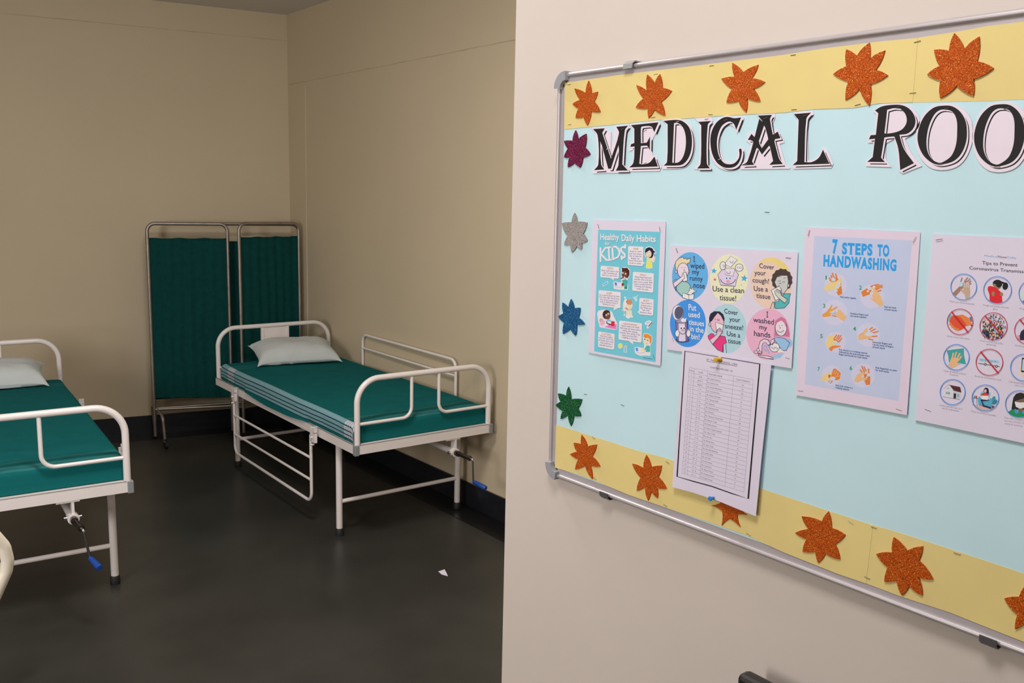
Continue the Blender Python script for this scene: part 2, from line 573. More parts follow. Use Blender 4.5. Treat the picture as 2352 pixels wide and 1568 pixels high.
def bed_sheet(i, label, seed):
    """sheet wrapped over the mattress: rows along the bed, columns across it, with uv = cloth length"""
    (x, y), rz = BEDS[i]
    YA, YB, ZTOP, RAD = .036, 2.125, .737, .028
    ys = [YA, YA + .004, YA + .012, YA + RAD] + [YA + RAD + (YB - YA - 2 * RAD) * k / 70 for k in range(1, 70)] + [YB - RAD, YB - .012, YB - .004, YB]
    rows = []
    for yy in ys:
        d = min(yy - YA, YB - yy)
        drop = RAD - math.sqrt(max(0, RAD ** 2 - (RAD - min(d, RAD)) ** 2)) if d < RAD else 0
        t = (yy - YA) / (YB - YA)
        mid = math.sin(math.pi * (t - .285) / .49) ** .6 if .285 < t < .775 else 0
        out = min(1, mid * 4)
        hang = .022 * max(0, mid - .3) / .7 * (1 + .4 * fbm(yy * 3, seed))
        ztop = ZTOP - drop + .006 * fbm(yy * 1.7, seed + 3)
        if t > .86:
            ztop += .008 * ((t - .86) / .14) ** 1.5
        bulge = .006 * fbm(yy * 5, seed + 9)
        pr = []
        zbot = ZT + .003
        n_s = 8
        pr.append((.008 - .0185 * out, zbot - hang))
        for k in range(n_s):
            f = k / (n_s - 1)
            xx = (.008 - .0135 * out) * (1 - f) ** 1.5 + .004 * f + max(-.003, bulge) * math.sin(math.pi * f)
            pr.append((xx, zbot + .004 + (ztop - RAD - zbot - .004) * f))
        for k in range(1, 7):
            a = math.pi / 2 * k / 6
            pr.append((.004 + RAD - RAD * math.cos(a), ztop - RAD + RAD * math.sin(a)))
        nt_ = 26
        for k in range(1, nt_):
            f = k / nt_
            xx = .004 + RAD + (.912 - 2 * RAD - .004) * f
            pr.append((xx, ztop + .004 * fbm(xx * 4, yy * 2.2, seed) + .003 * fbm(xx * 11, yy * 5, seed)))
        for k in range(0, 7):
            a = math.pi / 2 * k / 6
            pr.append((.912 - RAD + RAD * math.sin(a), ztop - RAD + RAD * math.cos(a)))
        for k in range(1, 4):
            pr.append((.912, ztop - RAD - (ztop - RAD - zbot) * k / 3))
        rows.append(pr)
    n = len(rows[0])
    verts, uvs = [], []
    for yy, pr in zip(ys, rows):
        top = n_s + 4
        acc = [0.]
        for k in range(1, n):
            acc.append(acc[-1] + math.dist(pr[k], pr[k - 1]))
        for k, (a, z) in enumerate(pr):
            verts.append((a, yy, z))
            uvs.append((acc[k] - acc[top] + .002 * fbm(yy * 6, seed + 2), yy))
    faces = []
    for j in range(len(ys) - 1):
        for k in range(n - 1):
            a = j * n + k
            faces.append((a, a + 1, a + n + 1, a + n))
    e = (len(ys) - 1) * n
    faces.append(tuple(range(n))[::-1])
    faces.append(tuple(e + k for k in range(n)))
    me = D.meshes.new('bed_sheet')
    me.from_pydata(verts, [], faces)
    me.materials.append(MT['sheet'])
    uvl = me.uv_layers.new(name='UVMap')
    for p in me.polygons:
        p.use_smooth = len(p.vertices) == 4
        end = len(p.vertices) > 4
        for li in p.loop_indices:
            vi = me.loops[li].vertex_index
            uvl.data[li].uv = (.5, .5) if end else uvs[vi]
    me.update()
    o = D.objects.new('bed_sheet', me)
    COL.objects.link(o)
    o.location = (x, y, 0)
    o.rotation_euler = (0, 0, rz)
    tag(o, label, 'bed sheet', 'green bed sheets')
    # the mattress inside it
    return o

bed_sheet(0, 'dark green bed sheet with pale blue striped edge, on the bed along the right wall', 1.3)
bed_sheet(1, 'dark green bed sheet on the bed cut off by the left edge', 5.1)

def pillow(i, cx, cy_, rot, label, seed, W=.63, Dp=.38, T=.165, tilt=.05):
    n, k = 36, 26
    (bx, by), rz = BEDS[i]
    top, bot = [], []
    for side in (1, -1):
        for b in range(k + 1):
            for a in range(n + 1):
                u, v = 2 * a / n - 1, 2 * b / k - 1
                uu = math.copysign(abs(u) ** .9, u)
                # pinched outline with pointed ears
                xo = W / 2 * uu * (1 - .085 * (1 - v ** 4))
                yo = Dp / 2 * v * (1 - .10 * (1 - u ** 6))
                e = max(0, (1 - u ** 4)) ** .62 * max(0, (1 - v ** 4)) ** .55
                cor = (abs(u) * abs(v)) ** 6
                h = T / 2 * e * (1 + .10 * fbm(u * 1.4, v * 1.4, seed)) + .002
                z = T * .36 + tilt * v * .6 + side * h * (1.15 if side > 0 else .6)
                if v < 0:
                    z -= .028 * cor
                else:
                    z += .01 * cor
                z += .004 * fbm(u * 5, v * 5, seed + side)
                (top if side > 0 else bot).append((xo, yo, max(z, .004)))
    vs = top + bot
    o = len(top)
    fs = []
    for b in range(k):
        for a in range(n):
            q = b * (n + 1) + a
            fs.append((q, q + 1, q + n + 2, q + n + 1))
            fs.append((o + q, o + q + n + 1, o + q + n + 2, o + q + 1))
    rim = [a for a in range(n + 1)] + [b * (n + 1) + n for b in range(1, k + 1)] + [k * (n + 1) + a for a in range(n - 1, -1, -1)] + [b * (n + 1) for b in range(k - 1, 0, -1)]
    for j in range(len(rim)):
        p, q = rim[j], rim[(j + 1) % len(rim)]
        fs.append((p, o + p, o + q, q))
    m = MB()
    m.add(vs, fs, MT['pillow_cloth'], True)
    ob = m.build('pillow')
    ob.location = to_world(i, (cx, cy_, .742))
    ob.rotation_euler = (0, 0, rz + rot)
    return tag(ob, label, 'pillow', 'pale pillows on the beds')

pillow(0, .525, 1.985, -.20, 'pale blue-white pillow with pointed corners, on the bed along the right wall', 2.)
pillow(1, .50, 2.04, -.04, 'pale blue-white pillow at the left edge, on the cut-off bed', 7., .63, .32)

# ------------------------------------------------------------------ folding ward screen
ST = MT['steel_tube']
scr = empty('folding_screen', bw(-.58, .27, 0), 0, 'green cloth folding ward screen on castors in the room corner', 'screen')
def sbuild(m, name, par=None):
    o = m.build(name, par or scr)
    # vertices are given in world space
    off = Vector(scr.location)
    for v in o.data.vertices:
        v.co -= off
    return o

def caster(m_par, p):
    m = MB()
    x, y = p
    m.tube([(x - .009, y - .012, .027), (x + .009, y - .012, .027)], .027, MT['black_rubber'], 16)
    m.tube([(x, y, .045), (x, y, .075)], .012, MT['black_rubber'], 10)
    m.box((x - .013, y - .022, .022), (x + .013, y + .01, .05), MT['black_rubber'])
    sbuild(m, 'caster', m_par)

def cloth(p0, p1, z0a, z0b, z1, name, par, seed):
    """gathered cloth between two posts"""
    nx, nz = 70, 20
    d = Vector((p1[0] - p0[0], p1[1] - p0[1], 0))
    nrm = Vector((-d.y, d.x, 0)).normalized()
    vs, fs = [], []
    for j in range(nz + 1):
        for k in range(nx + 1):
            f, g = k / nx, j / nz
            zlo = z0a + (z0b - z0a) * f
            amp = .0045 * (fbm(f * 11, seed, g * .6) + .7 * math.sin(f * 46 + 2 * fbm(f * 3, g * 1.5, seed)))
            p = Vector((p0[0], p0[1], 0)) + d * f + nrm * amp
            vs.append((p.x, p.y, zlo + (z1 - zlo) * g + .004 * math.sin(f * 20)))
    for j in range(nz):
        for k in range(nx):
            a = j * (nx + 1) + k
            fs.append((a, a + 1, a + nx + 2, a + nx + 1))
    m = MB()
    m.add(vs, fs, MT['screen_cloth'], True)
    m.tube([(*p0, z1 - .006), (*p1, z1 - .006)], .005, MT['screen_cloth'], 8)
    m.tube([(*p0, z0a + .006), (*p1, z0b + .006)], .006, MT['screen_cloth'], 8)
    return sbuild(m, name, par)

def panel(p0, p1, zb, zt, name, legs, seed, cz):
    m = MB()
    A, B = (*p0, zb), (*p1, zb)
    m.tube(fillet([A, (*p0, zt), (*p1, zt), B], .06, 8), .0135, ST, 14)
    fr = sbuild(m, name)
    m = MB(); m.tube([(*p0, .268), (*p1, .258)], .0105, ST, 10); sbuild(m, 'bottom_bar', fr)
    cloth(p0, p1, cz[0], cz[1], cz[2], 'cloth', fr, seed)
    return fr
aL_, aR_ = -1.165, .012
P = lambda a, o: bw(a, o, 0)[:2]
fc = panel(P(aL_, .25), P(aR_, .25), .25, 1.738, 'centre_frame', False, 1., (.34, .34, 1.60))
fl = panel(P(aL_ - .002, .285), P(-.575, .33), .05, 1.738, 'wing_frame', True, 2., (.36, .335, 1.625))
fr_ = panel(P(aR_ - .008, .285), P(-.505, .44), .05, 1.748, 'wing_frame', True, 3., (.34, .335, 1.64))
for f_, pp in ((fl, P(-.575, .33)), (fr_, P(-.505, .44))):
    caster(f_, pp)
for a in (aL_, aR_):
    m = MB()
    a0, a1 = bw(a, .03, .05), bw(a, .50, .05)
    sgn = .05 if a < -.5 else -.02
    m.tube(fillet([bw(a + sgn * .3, .05, .05), bw(a, .06, .264), bw(a + sgn * .8, .475, .258), bw(a + sgn, .50, .05)], .06, 8), .0125, ST, 12)
    ft = sbuild(m, 'foot')
    caster(ft, bw(a + sgn * .3, .05, 0)[:2])
    caster(ft, bw(a + sgn, .50, 0)[:2])

# ------------------------------------------------------------------ scrap of paper on the floor
m = MB()
pts = [(2.552, 3.842), (2.590, 3.838), (2.578, 3.80), (2.560, 3.762), (2.545, 3.80)]
m.add([(x, y, .001 + .004 * (i == 1)) for i, (x, y) in enumerate(pts)] + [(x, y, .0016 + .004 * (i == 1)) for i, (x, y) in enumerate(pts)],
      [(0, 1, 2, 3, 4), (9, 8, 7, 6, 5)] + [(i, (i + 1) % 5, 5 + (i + 1) % 5, 5 + i) for i in range(5)], MT['white_paper'])
tag(m.build('paper_scrap', center=True), 'small torn white paper scrap lying on the dark floor', 'paper scrap')

# ------------------------------------------------------------------ cream trolley at the left edge
CE = MT['cream_enamel']
tr = empty('trolley', (-.25, 3.55, 0), 0, 'cream painted tubular trolley frame cut off by the left edge', 'trolley')
def tbuild(m, name, par=None):
    return m.build(name, par or tr, None) if False else _tb(m, name, par or tr)
def _tb(m, name, par):
    off = Vector(tr.location)
    m.v = [tuple(Vector(v) - off) for v in m.v]
    return m.build(name, par)
m = MB()
m.tube(fillet([(-.85, 3.2, 1.0), (.28, 3.2, 1.0), (.41, 3.2, .885), (.436, 3.2, .84), (.4425, 3.2, .793), (.436, 3.2, .755), (.38, 3.2, .637), (.31, 3.2, .56), (.31, 3.2, .50)], .045, 6), .0195, CE, 18)
_tb(m, 'push_bow', tr)
m = MB()
m.tube(fillet([(-.85, 3.2, .50), (.31, 3.2, .50), (.31, 3.87, .50), (-.85, 3.87, .50), (-.85, 3.2, .50)], .03, 4), .014, CE, 12)
_tb(m, 'base_frame', tr)
for x, y in ((.31, 3.2), (.45, 3.87), (-.85, 3.2), (-.85, 3.87)):
    m = MB()
    m.tube([(min(x, .31), y, .5), (min(x, .31), y, .12)], .014, CE, 12)
    if x > .4:
        m.tube([(.31, y, .12), (x, y, .12), (x, y, .09)], .012, CE, 10)
    l = _tb(m, 'leg', tr)
    m = MB()
    m.tube([(x - .018, y, .05), (x + .018, y, .05)], .05, MT['grey_plastic'], 20)
    m.box((x - .024, y - .02, .045), (x + .024, y + .02, .11), MT['grey_plastic'])
    c = _tb(m, 'caster', l)
    m = MB(); m.tube([(x - .02, y - .03, .105), (x + .02, y - .03, .105)], .014, MT['yellow_pin'], 12)
    tag(_tb(m, 'brake_lever', c), 'yellow brake lever')

# ------------------------------------------------------------------ black chair below the board
BP = MT['black_plastic']
ch = empty('chair', (1.12, .72, 0), 0, 'black chair whose back top edge shows below the notice board', 'chair')
def cb(m, name):
    off = Vector(ch.location)
    m.v = [tuple(Vector(v) - off) for v in m.v]
    return m.build(name, ch)
m = MB()
m.box((1.325, .49, .62), (1.360, .975, 1.118), BP, .009); cb(m, 'backrest')
m = MB(); m.box((.90, .50, .43), (1.34, .95, .48), BP, .015); cb(m, 'seat')
for x in (.92, 1.335):
    for y in (.53, .92):
        m = MB(); m.tube([(x, y, 0), (x, y, .435 if x < 1 else .66)], .012, BP, 12); cb(m, 'leg')

# ------------------------------------------------------------------ notice board
def wp(px, py, off=0.):
    """point of the board's face (or off metres in front of it) seen at photo pixel px, py"""
    u_, v_ = (px - 1176) / F_PX, (784 - py) / F_PX
    d = FW + RT * u_ + UP * v_
    t = (XB - off) / d.x
    return Vector((XB - off, d.y * t, CAM_H + d.z * t))

class Crop:
    def __init__(s, x, y, k):
        s.x, s.y, s.k = x, y, k
    def __call__(s, p):
        return (s.x + p[0] * s.k, s.y + p[1] * s.k)
PX = Crop(0, 0, 1)
D1 = Crop(1240, 20, .25513)
D2 = Crop(1780, 20, .25513)
D3 = Crop(1240, 960, .25513)
D4 = Crop(1780, 1120, .28571)
D5 = Crop(1240, 280, .5351)
C1 = Crop(1350, 500, .1148)
C2 = Crop(1350, 670, .1148)
C3 = Crop(1530, 560, .17857)
C4 = Crop(1830, 520, .14032)
C5 = Crop(1820, 720, .15309)
C6 = Crop(2100, 530, .1531)
C7 = Crop(2100, 760, .16579)
C8 = Crop(1560, 800, .12755)
P8 = Crop(1540, 790, .26144)

YEND = .40            # right end of the board, beyond the frame
def zline(p, q, y):
    """height at wall coordinate y on the line through two wall points"""
    t = (y - p.y) / (q.y - p.y)
    return p.z + (q.z - p.z) * t
tl, bl = wp(1283, 172), wp(1262, 1091)
tl, bl = Vector((XB, 1.616, 2.277)), Vector((XB, 1.609, 1.331))
tr_, br_ = Vector((XB, YEND, 2.277)), Vector((XB, YEND - .007, 1.338))
board = empty('notice_board', (XWF, (tl.y + YEND) / 2, bl.z), 0, 'wall notice board with aluminium frame covered in light blue paper', 'notice board')
def bbuild(m, name):
    off = Vector(board.location)
    m.v = [tuple(Vector(v) - off) for v in m.v]
    return m.build(name, board)
def wallprism(m, pts, x0, x1, mat_):
    """polygon of wall points extruded from x0 to x1"""
    n = len(pts)
    vs = [(x0, p[1], p[2]) for p in pts] + [(x1, p[1], p[2]) for p in pts]
    m.add(vs, [tuple(range(n)), tuple(range(n, 2 * n))[::-1]] + [(i, (i + 1) % n, n + (i + 1) % n, n + i) for i in range(n)], mat_)
m = MB(); wallprism(m, [tl, tr_, br_, bl], XB, XWF, paint('board_core', (.03, .04, .08), .6)); bbuild(m, 'panel')
RW = .028
def rail_(a, b, inn):
    """aluminium edge: round outer tube and a flat lip towards the board"""
    d = (b - a).normalized()
    a2, b2 = a + d * .03, b - d * .03
    m = MB()
    xc = XB - .0005
    m.tube([a2 + Vector((xc - a.x, 0, 0)) + inn * .005, b2 + Vector((xc - b.x, 0, 0)) + inn * .005], .0054, MT['aluminium'], 14)
    v = [a2 + inn * .0095, b2 + inn * .0095, b2 + inn * RW, a2 + inn * RW]
    wallprism(m, v, XB - .00025, XB + .001, MT['aluminium_lip'])
    v = [a2 + inn * .002, b2 + inn * .002, b2 + inn * .014, a2 + inn * .014]
    wallprism(m, v, XB, XWF, MT['aluminium'])
    bbuild(m, 'rail')
dn, upv = Vector((0, 0, -1)), Vector((0, 0, 1))
rail_(tl, tr_, dn); rail_(bl, br_, upv)
rail_(tl, bl, Vector((0, -1, 0))); rail_(tr_, br_, Vector((0, 1, 0)))
for c, sy_, sz in ((tl, -1, -1), (tr_, 1, -1), (bl, -1, 1), (br_, 1, 1)):
    R_, w_ = .036, .0165
    pts = []
    for k in range(9):
        a = math.pi / 2 * k / 8
        pts.append(c + Vector((0, sy_ * (R_ - R_ * math.cos(a)) - sy_ * .003, sz * (R_ - R_ * math.sin(a)) - sz * .003)))
    for k in range(8, -1, -1):
        a = math.pi / 2 * k / 8
        r = R_ - w_
        pts.append(c + Vector((0, sy_ * (R_ - r * math.cos(a)), sz * (R_ - r * math.sin(a)))))
    m = MB()
    wallprism(m, pts, XB - .0125, XWF, MT['cap_plastic'])
    tag(bbuild(m, 'corner_cap'), 'grey plastic corner cap')
def clip(px, py, top, mt):
    p = wp(px, py)
    z = tl.z if top else zline(bl, br_, p.y)
    s = 1 if top else -1
    m = MB()
    prof = [(XWF, z + s * .004), (XB - .004, z + s * .0055), (XB - .012, z - s * .001), (XB - .0135, z - s * .011), (XB - .0105, z - s * .011), (XB - .009, z + 0), (XB - .002, z + s * .003), (XWF, z + s * .002)]
    n = len(prof)
    y0, y1 = p.y - .013, p.y + .013
    vs = [(x, y0, q) for x, q in prof] + [(x, y1, q) for x, q in prof]
    m.add(vs, [tuple(range(n))[::-1], tuple(range(n, 2 * n))] + [(i, (i + 1) % n, n + (i + 1) % n, n + i) for i in range(n)], mt)
    tag(bbuild(m, 'wall_clip'), 'grey wall clip over the frame')
clip(1451, 152, True, MT['clip_grey'])
clip(1395, 1134, False, MT['clip_dark'])
clip(2277, 1468, False, MT['clip_dark'])

# ------------------------------------------------------------------ flat paper things on the board
_tx = {}
def glyphs(s, bold, res):
    key = (s, bold, res)
    if key in _tx:
        return _tx[key]
    cu = D.curves.new('t', 'FONT')
    cu.body = s
    cu.resolution_u = res
    cu.offset = bold
    if bold > .03:
        cu.space_character = 1.16
    o = D.objects.new('t', cu)
    COL.objects.link(o)
    dg = bpy.context.evaluated_depsgraph_get()
    me = D.meshes.new_from_object(o.evaluated_get(dg))
    vs = [(v.co.x, v.co.y) for v in me.vertices]
    fs = [tuple(p.vertices) for p in me.polygons]
    D.objects.remove(o)
    D.curves.remove(cu)
    D.meshes.remove(me)
    x0, x1 = min(v[0] for v in vs), max(v[0] for v in vs)
    _tx[key] = ([((x - x0) / (x1 - x0), y / .729) for x, y in vs], fs)
    _tw[key] = x1 - x0
    return _tx[key]

_tw = {}
LAY = .00005
def area2(p):
    return sum(p[i][0] * p[(i + 1) % len(p)][1] - p[(i + 1) % len(p)][0] * p[i][1] for i in range(len(p)))

class Sheet:
    """one flat thing lying on the board: a body cut to an outline, and print on it"""
    def __init__(s, base, tilt=0., ztop=2.3):
        s.base, s.tilt, s.ztop = base, tilt, ztop
        s.m = MB()
        s.c = PX
        s.lay = 0
    def w(s, p, layer=0):
        px, py = s.c(p)
        q = wp(px, py, s.base)
        off = s.base + s.tilt * max(0, s.ztop - q.z) + layer * LAY
        return wp(px, py, off)
    def body(s, pts, mat_, thick=.0004, back=None):
        """solid outline, its face at layer 0"""
        W = [s.w(p) for p in pts]
        tri = tessellate_polygon([[Vector((v.y, v.z, 0)) for v in W]])
        n = len(W)
        B = [Vector((v.x + thick, v.y, v.z)) for v in W]
        s.m.add(W + B, [t for t in tri] + [tuple(n + i for i in t)[::-1] for t in tri] + [(i, (i + 1) % n, n + (i + 1) % n, n + i) for i in range(n)], mat_)
    def poly(s, pts, col, layer=None, holes=()):
        loops = [list(pts)] + [list(h) for h in holes]
        layer = s.nl(layer)
        flat = [s.w(p, layer) for l in loops for p in l]
        tri = tessellate_polygon([[Vector((p[0], p[1], 0)) for p in l] for l in loops])
        s.m.add(flat, tri, ink(col) if isinstance(col, tuple) else col)
    def nl(s, layer):
        if layer is None:
            s.lay += 1
            return s.lay
        return layer
    def ell(s, cx, cy_, rx, ry, col, layer=None, rot=0., n=28, hole=0.):
        c, q = math.cos(rot), math.sin(rot)
        def ring(f):
            return [(cx + c * rx * f * math.cos(2 * math.pi * k / n) - q * ry * f * math.sin(2 * math.pi * k / n),
                     cy_ + q * rx * f * math.cos(2 * math.pi * k / n) + c * ry * f * math.sin(2 * math.pi * k / n)) for k in range(n)]
        if hole:
            layer = s.nl(layer)
            A, B = [s.w(p, layer) for p in ring(1)], [s.w(p, layer) for p in ring(hole)]
            s.m.add(A + B, [(k, (k + 1) % n, n + (k + 1) % n, n + k) for k in range(n)], ink(col))
        else:
            s.poly(ring(1), col, layer)
    def line(s, pts, wd, col, layer=None, closed=False, cap=True):
        layer = s.nl(layer)
        pts = [Vector((p[0], p[1])) for p in pts]
        if closed:
            pts = pts + [pts[0]]
        vs, fs = [], []
        n = len(pts)
        for i, p in enumerate(pts):
            if closed and i in (0, n - 1):
                a, b = pts[-2], pts[1]
            else:
                a, b = pts[max(0, i - 1)], pts[min(n - 1, i + 1)]
            t = (b - a).normalized() if (b - a).length else Vector((1, 0))
            k = 1.
            if 0 < i < n - 1:
                t0, t1 = (p - pts[i - 1]).normalized(), (pts[i + 1] - p).normalized()
                k = 1 / max(.5, math.sqrt(max(0, (1 + t0.dot(t1)) / 2)))
            nn = Vector((-t.y, t.x)) * wd / 2 * k
            vs += [p + nn, p - nn]
        for i in range(n - 1):
            fs.append((2 * i, 2 * i + 1, 2 * i + 3, 2 * i + 2))
        s.m.add([s.w(v, layer) for v in vs], fs, ink(col) if isinstance(col, tuple) else col)
        if cap and not closed and wd > 8:
            for k, p in enumerate(pts if wd > 20 else (pts[0], pts[-1])):
                s.ell(p.x, p.y, wd / 2, wd / 2, col, layer + .1 + .08 * k, n=16)
    def text(s, t, p0, p1, h, col, bold=0., layer=None, lean=0., res=2):
        layer = s.nl(layer)
        if t == 'I' and h > 30:
            xm, y = (p0[0] + p1[0]) / 2, p0[1]
            for q in ([(xm, y - 4), (xm - 1, y - h + 4)], [(xm - 11, y - 3), (xm + 11, y - 2)], [(xm - 12, y - h + 3), (xm + 10, y - h + 4)]):
                s.line(q, 8, col, layer)
            return
        gv, gf = glyphs(t, bold, res)
        dx, dy = p1[0] - p0[0], p1[1] - p0[1]
        s.m.add([s.w((p0[0] + dx * x + lean * y, p0[1] + dy * x - h * y), layer) for x, y in gv], gf, ink(col) if isinstance(col, tuple) else col)
    def build(s, name, label, cat, group=None):
        o = s.m.build(name, center=True)
        return tag(o, label, cat, group)

def staple(parent, c, p, ang=0., off=.0012, ln=.010):
    """a staple wire: ang is its slope on the wall in radians"""
    px, py = c(p)
    q = wp(px, py, off)
    d = Vector((0, -math.cos(ang), math.sin(ang))) * ln / 2
    m = MB()
    a, b = q - d, q + d
    x = Vector((-.0006, 0, 0)); k = Vector((.0001, 0, 0))
    m.tube([a + k, a + x, b + x, b + k], .0005, MT['staple'], 6)
    o = parent.location
    m.v = [tuple(Vector(v) - o) for v in m.v]
    return m.build('staple', parent)

# the light blue paper that covers the board
s = Sheet(.0009)
tl_i, tr_i, br_i, bl_i = Vector((0, 1.592, 2.254)), Vector((0, YEND + .02, 2.254)), Vector((0, YEND + .02, 1.362)), Vector((0, 1.586, 1.355))
m = MB(); wallprism(m, [tl_i, tr_i, br_i, bl_i], XB - .0010, XB - .0006, MT['blue_paper'])
blue = tag(m.build('backing_paper', center=True), 'large light blue chart paper covering the notice board', 'paper')
staple(blue, PX, (1762, 487)); staple(blue, PX, (1345, 905), .1); staple(blue, PX, (1430, 930), -.1)

def ext(px_pts, yto):
    """continue the last run of a border edge straight to wall coordinate yto, as wall points"""
    return px_pts
def strip(name_label, upper, lower, u_end=None, staples=()):
    U_, L_ = [wp(*p, .0018) for p in upper], [wp(*p, .0018) for p in lower]
    if u_end:
        for v in U_ + L_:
            v.x = XB - .0013
    if u_end:
        for q in (U_, L_):
            z = q[-1].z
            q.append(Vector((q[-1].x, YEND + .024, z)))
    m = MB()
    pts = U_ + L_[::-1]
    n = len(pts)
    tri = tessellate_polygon([[Vector((v.y, v.z, 0)) for v in pts]])
    B = [Vector((v.x + .0003, v.y, v.z)) for v in pts]
    m.add(pts + B, list(tri) + [tuple(n + i for i in t)[::-1] for t in tri] + [(i, (i + 1) % n, n + (i + 1) % n, n + i) for i in range(n)], MT['yellow_paper'])
    o = tag(m.build('border_strip', center=True), name_label, 'paper strip', 'yellow border strips')
    for c, p, a in staples:
        staple(o, c, p, a, .0019)
    return o
strip('long yellow paper border strip along the top left of the board, with four orange stars',
      [(1297, 190), (1444, 169), (1560, 155.5), (1623, 147.6), (1800, 126), (1900, 110), (2022, 95), (2108, 87)],
      [(1296, 297), (1400, 287), (1508, 276), (1590, 271), (1658, 266), (1800, 258.5), (1869, 251), (1959, 248), (2022, 237), (2096, 235)], None,
      [(D1, (265, 683), .05), (D1, (1043, 588), .1), (D1, (1547, 513), .02), (D1, (268, 1042), .1), (D1, (1022, 978), .05), (D1, (1537, 953), -.05),
       (D2, (165, 417), 0), (D2, (172, 908), 0), (D2, (745, 865), .2), (D2, (1240, 758), .05)])
strip('short yellow paper border strip at the top right of the board, under the largest star',
      [(2085, 90.5), (2200, 72), (2265, 60), (2352, 49)], [(2074, 235.5), (2180, 234), (2270, 232), (2352, 228)], True, [(D2, (1282, 297), .15)])
strip('long yellow paper border strip along the bottom left of the board',
      [(1277, 975), (1362, 1002), (1470, 1036.5), (1523, 1050), (1546, 1058), (1650, 1091), (1745, 1121), (1800, 1139), (1903, 1173), (2005, 1206)],
      [(1274.4, 1073.5), (1315, 1085), (1362, 1101.6), (1444, 1136), (1533, 1166.6), (1623, 1197), (1712, 1228), (1800, 1268), (1923, 1317), (1988.6, 1339.4)], None,
      [(D3, (485, 178), -.4), (D3, (1150, 398), -.3), (D3, (495, 542), -.3), (D3, (1130, 785), -.3), (D3, (1878, 1045), -.3), (D4, (610, 278), -.3)])
strip('yellow paper border strip at the bottom right corner of the board',
      [(1985, 1200), (2051, 1218.6), (2137, 1246), (2250, 1283), (2352, 1317)], [(1972, 1333), (2066, 1368.6), (2180, 1405.7), (2280, 1445.7), (2352, 1474)], True,
      [(D4, (795, 318), 0), (D4, (742, 722), -.1), (D4, (1465, 528), 0)])

# glitter stars
def star(c, pts, mt, label, group='glitter foam stars'):
    out = []
    n = len(pts)
    for i in range(n):
        a, b = Vector(pts[i]), Vector(pts[(i + 1) % n])
        out.append(a)
        d = b - a
        nrm = Vector((d.y, -d.x)).normalized()
        for f, g in ((.35, .055), (.68, .05)):
            out.append(a + d * f + nrm * d.length * g)
    s = Sheet(.0042)
    s.c = c
    s.body([tuple(p) for p in out], MT[mt], .0022)
    return s.build('glitter_star', label, 'star', group)
GO = 'glitter_orange'
star(D1, [(437, 648), (465, 765), (520, 747), (488, 835), (543, 930), (462, 925), (427, 1052), (393, 975), (320, 983), (345, 900), (292, 857), (360, 820), (310, 717), (410, 760)], GO,
     'small orange glitter star in the top left corner of the yellow border')
star(D1, [(965, 593), (1032, 672), (1078, 588), (1102, 712), (1185, 740), (1090, 838), (1125, 962), (1030, 910), (978, 985), (972, 898), (860, 890), (930, 808), (867, 686), (962, 740)], GO,
     'orange glitter star on the top border above the E of MEDICAL')
star(D1, [(1730, 487), (1830, 572), (1965, 505), (1905, 625), (2025, 660), (1922, 722), (1982, 835), (1865, 805), (1855, 935), (1785, 830), (1678, 845), (1727, 725), (1632, 630), (1750, 612)], GO,
     'orange glitter star on the top border above the letters C and A')
star(D2, [(640, 365), (735, 425), (848, 305), (852, 450), (990, 375), (905, 550), (1015, 600), (860, 680), (848, 873), (760, 725), (633, 823), (658, 655), (522, 590), (640, 518)], GO,
     'orange glitter star on the top border above the gap between the two heading words')
star(D2, [(1613, 220), (1705, 362), (1838, 250), (1818, 472), (1967, 535), (1785, 635), (1785, 787), (1635, 695), (1485, 805), (1488, 645), (1368, 592), (1480, 515), (1430, 370), (1565, 378)], GO,
     'largest and brightest orange glitter star at the right of the top border')
star(D3, [(375, 150), (430, 255), (512, 238), (470, 345), (542, 435), (455, 430), (472, 550), (405, 430), (315, 462), (345, 372), (270, 325), (333, 302), (302, 222), (370, 235)], GO,
     'orange glitter star in the bottom left corner of the yellow border')
star(D3, [(957, 332), (1003, 440), (1095, 428), (1065, 530), (1140, 635), (1055, 630), (1060, 720), (1000, 660), (973, 742), (945, 620), (870, 655), (905, 535), (830, 410), (930, 450)], GO,
     'orange glitter star on the bottom border just left of the class list')
star(D3, [(1540, 785), (1640, 835), (1635, 965), (1705, 905), (1803, 980), (1775, 870), (1862, 872), (1790, 800), (1800, 690), (1710, 740), (1640, 670), (1620, 765)], GO,
     'orange glitter star half hidden under the class list')
star(D4, [(428, 190), (455, 325), (565, 380), (483, 455), (522, 577), (405, 530), (347, 605), (325, 515), (220, 513), (252, 412), (160, 362), (270, 332), (213, 230), (375, 270)], GO,
     'orange glitter star on the bottom border left of the strip joint')
star(D4, [(953, 398), (1060, 505), (1187, 470), (1155, 585), (1270, 738), (1152, 720), (1185, 868), (1078, 790), (1020, 865), (975, 745), (877, 757), (905, 640), (812, 532), (940, 520)], GO,
     'large orange glitter star on the bottom border right of the strip joint')
star(D4, [(1842, 890), (1960, 878), (2030, 760), (2070, 880), (2190, 900), (2100, 980), (2130, 1100), (2040, 1060), (1928, 1137), (1948, 1020)], GO,
     'orange glitter star cut off by the right edge on the bottom border')
star(D1, [(320, 1093), (342, 1175), (415, 1125), (405, 1250), (452, 1310), (385, 1342), (362, 1430), (310, 1388), (250, 1428), (265, 1340), (215, 1338), (250, 1260), (215, 1190), (292, 1188)], 'glitter_maroon',
     'maroon glitter star left of the letter M')
star(D5, [(148, 390), (160, 428), (202, 432), (185, 480), (203, 510), (178, 520), (178, 547), (158, 533), (137, 560), (130, 525), (103, 528), (118, 490), (93, 435), (135, 430)], 'glitter_silver',
     'silver grey glitter star on the left of the board')
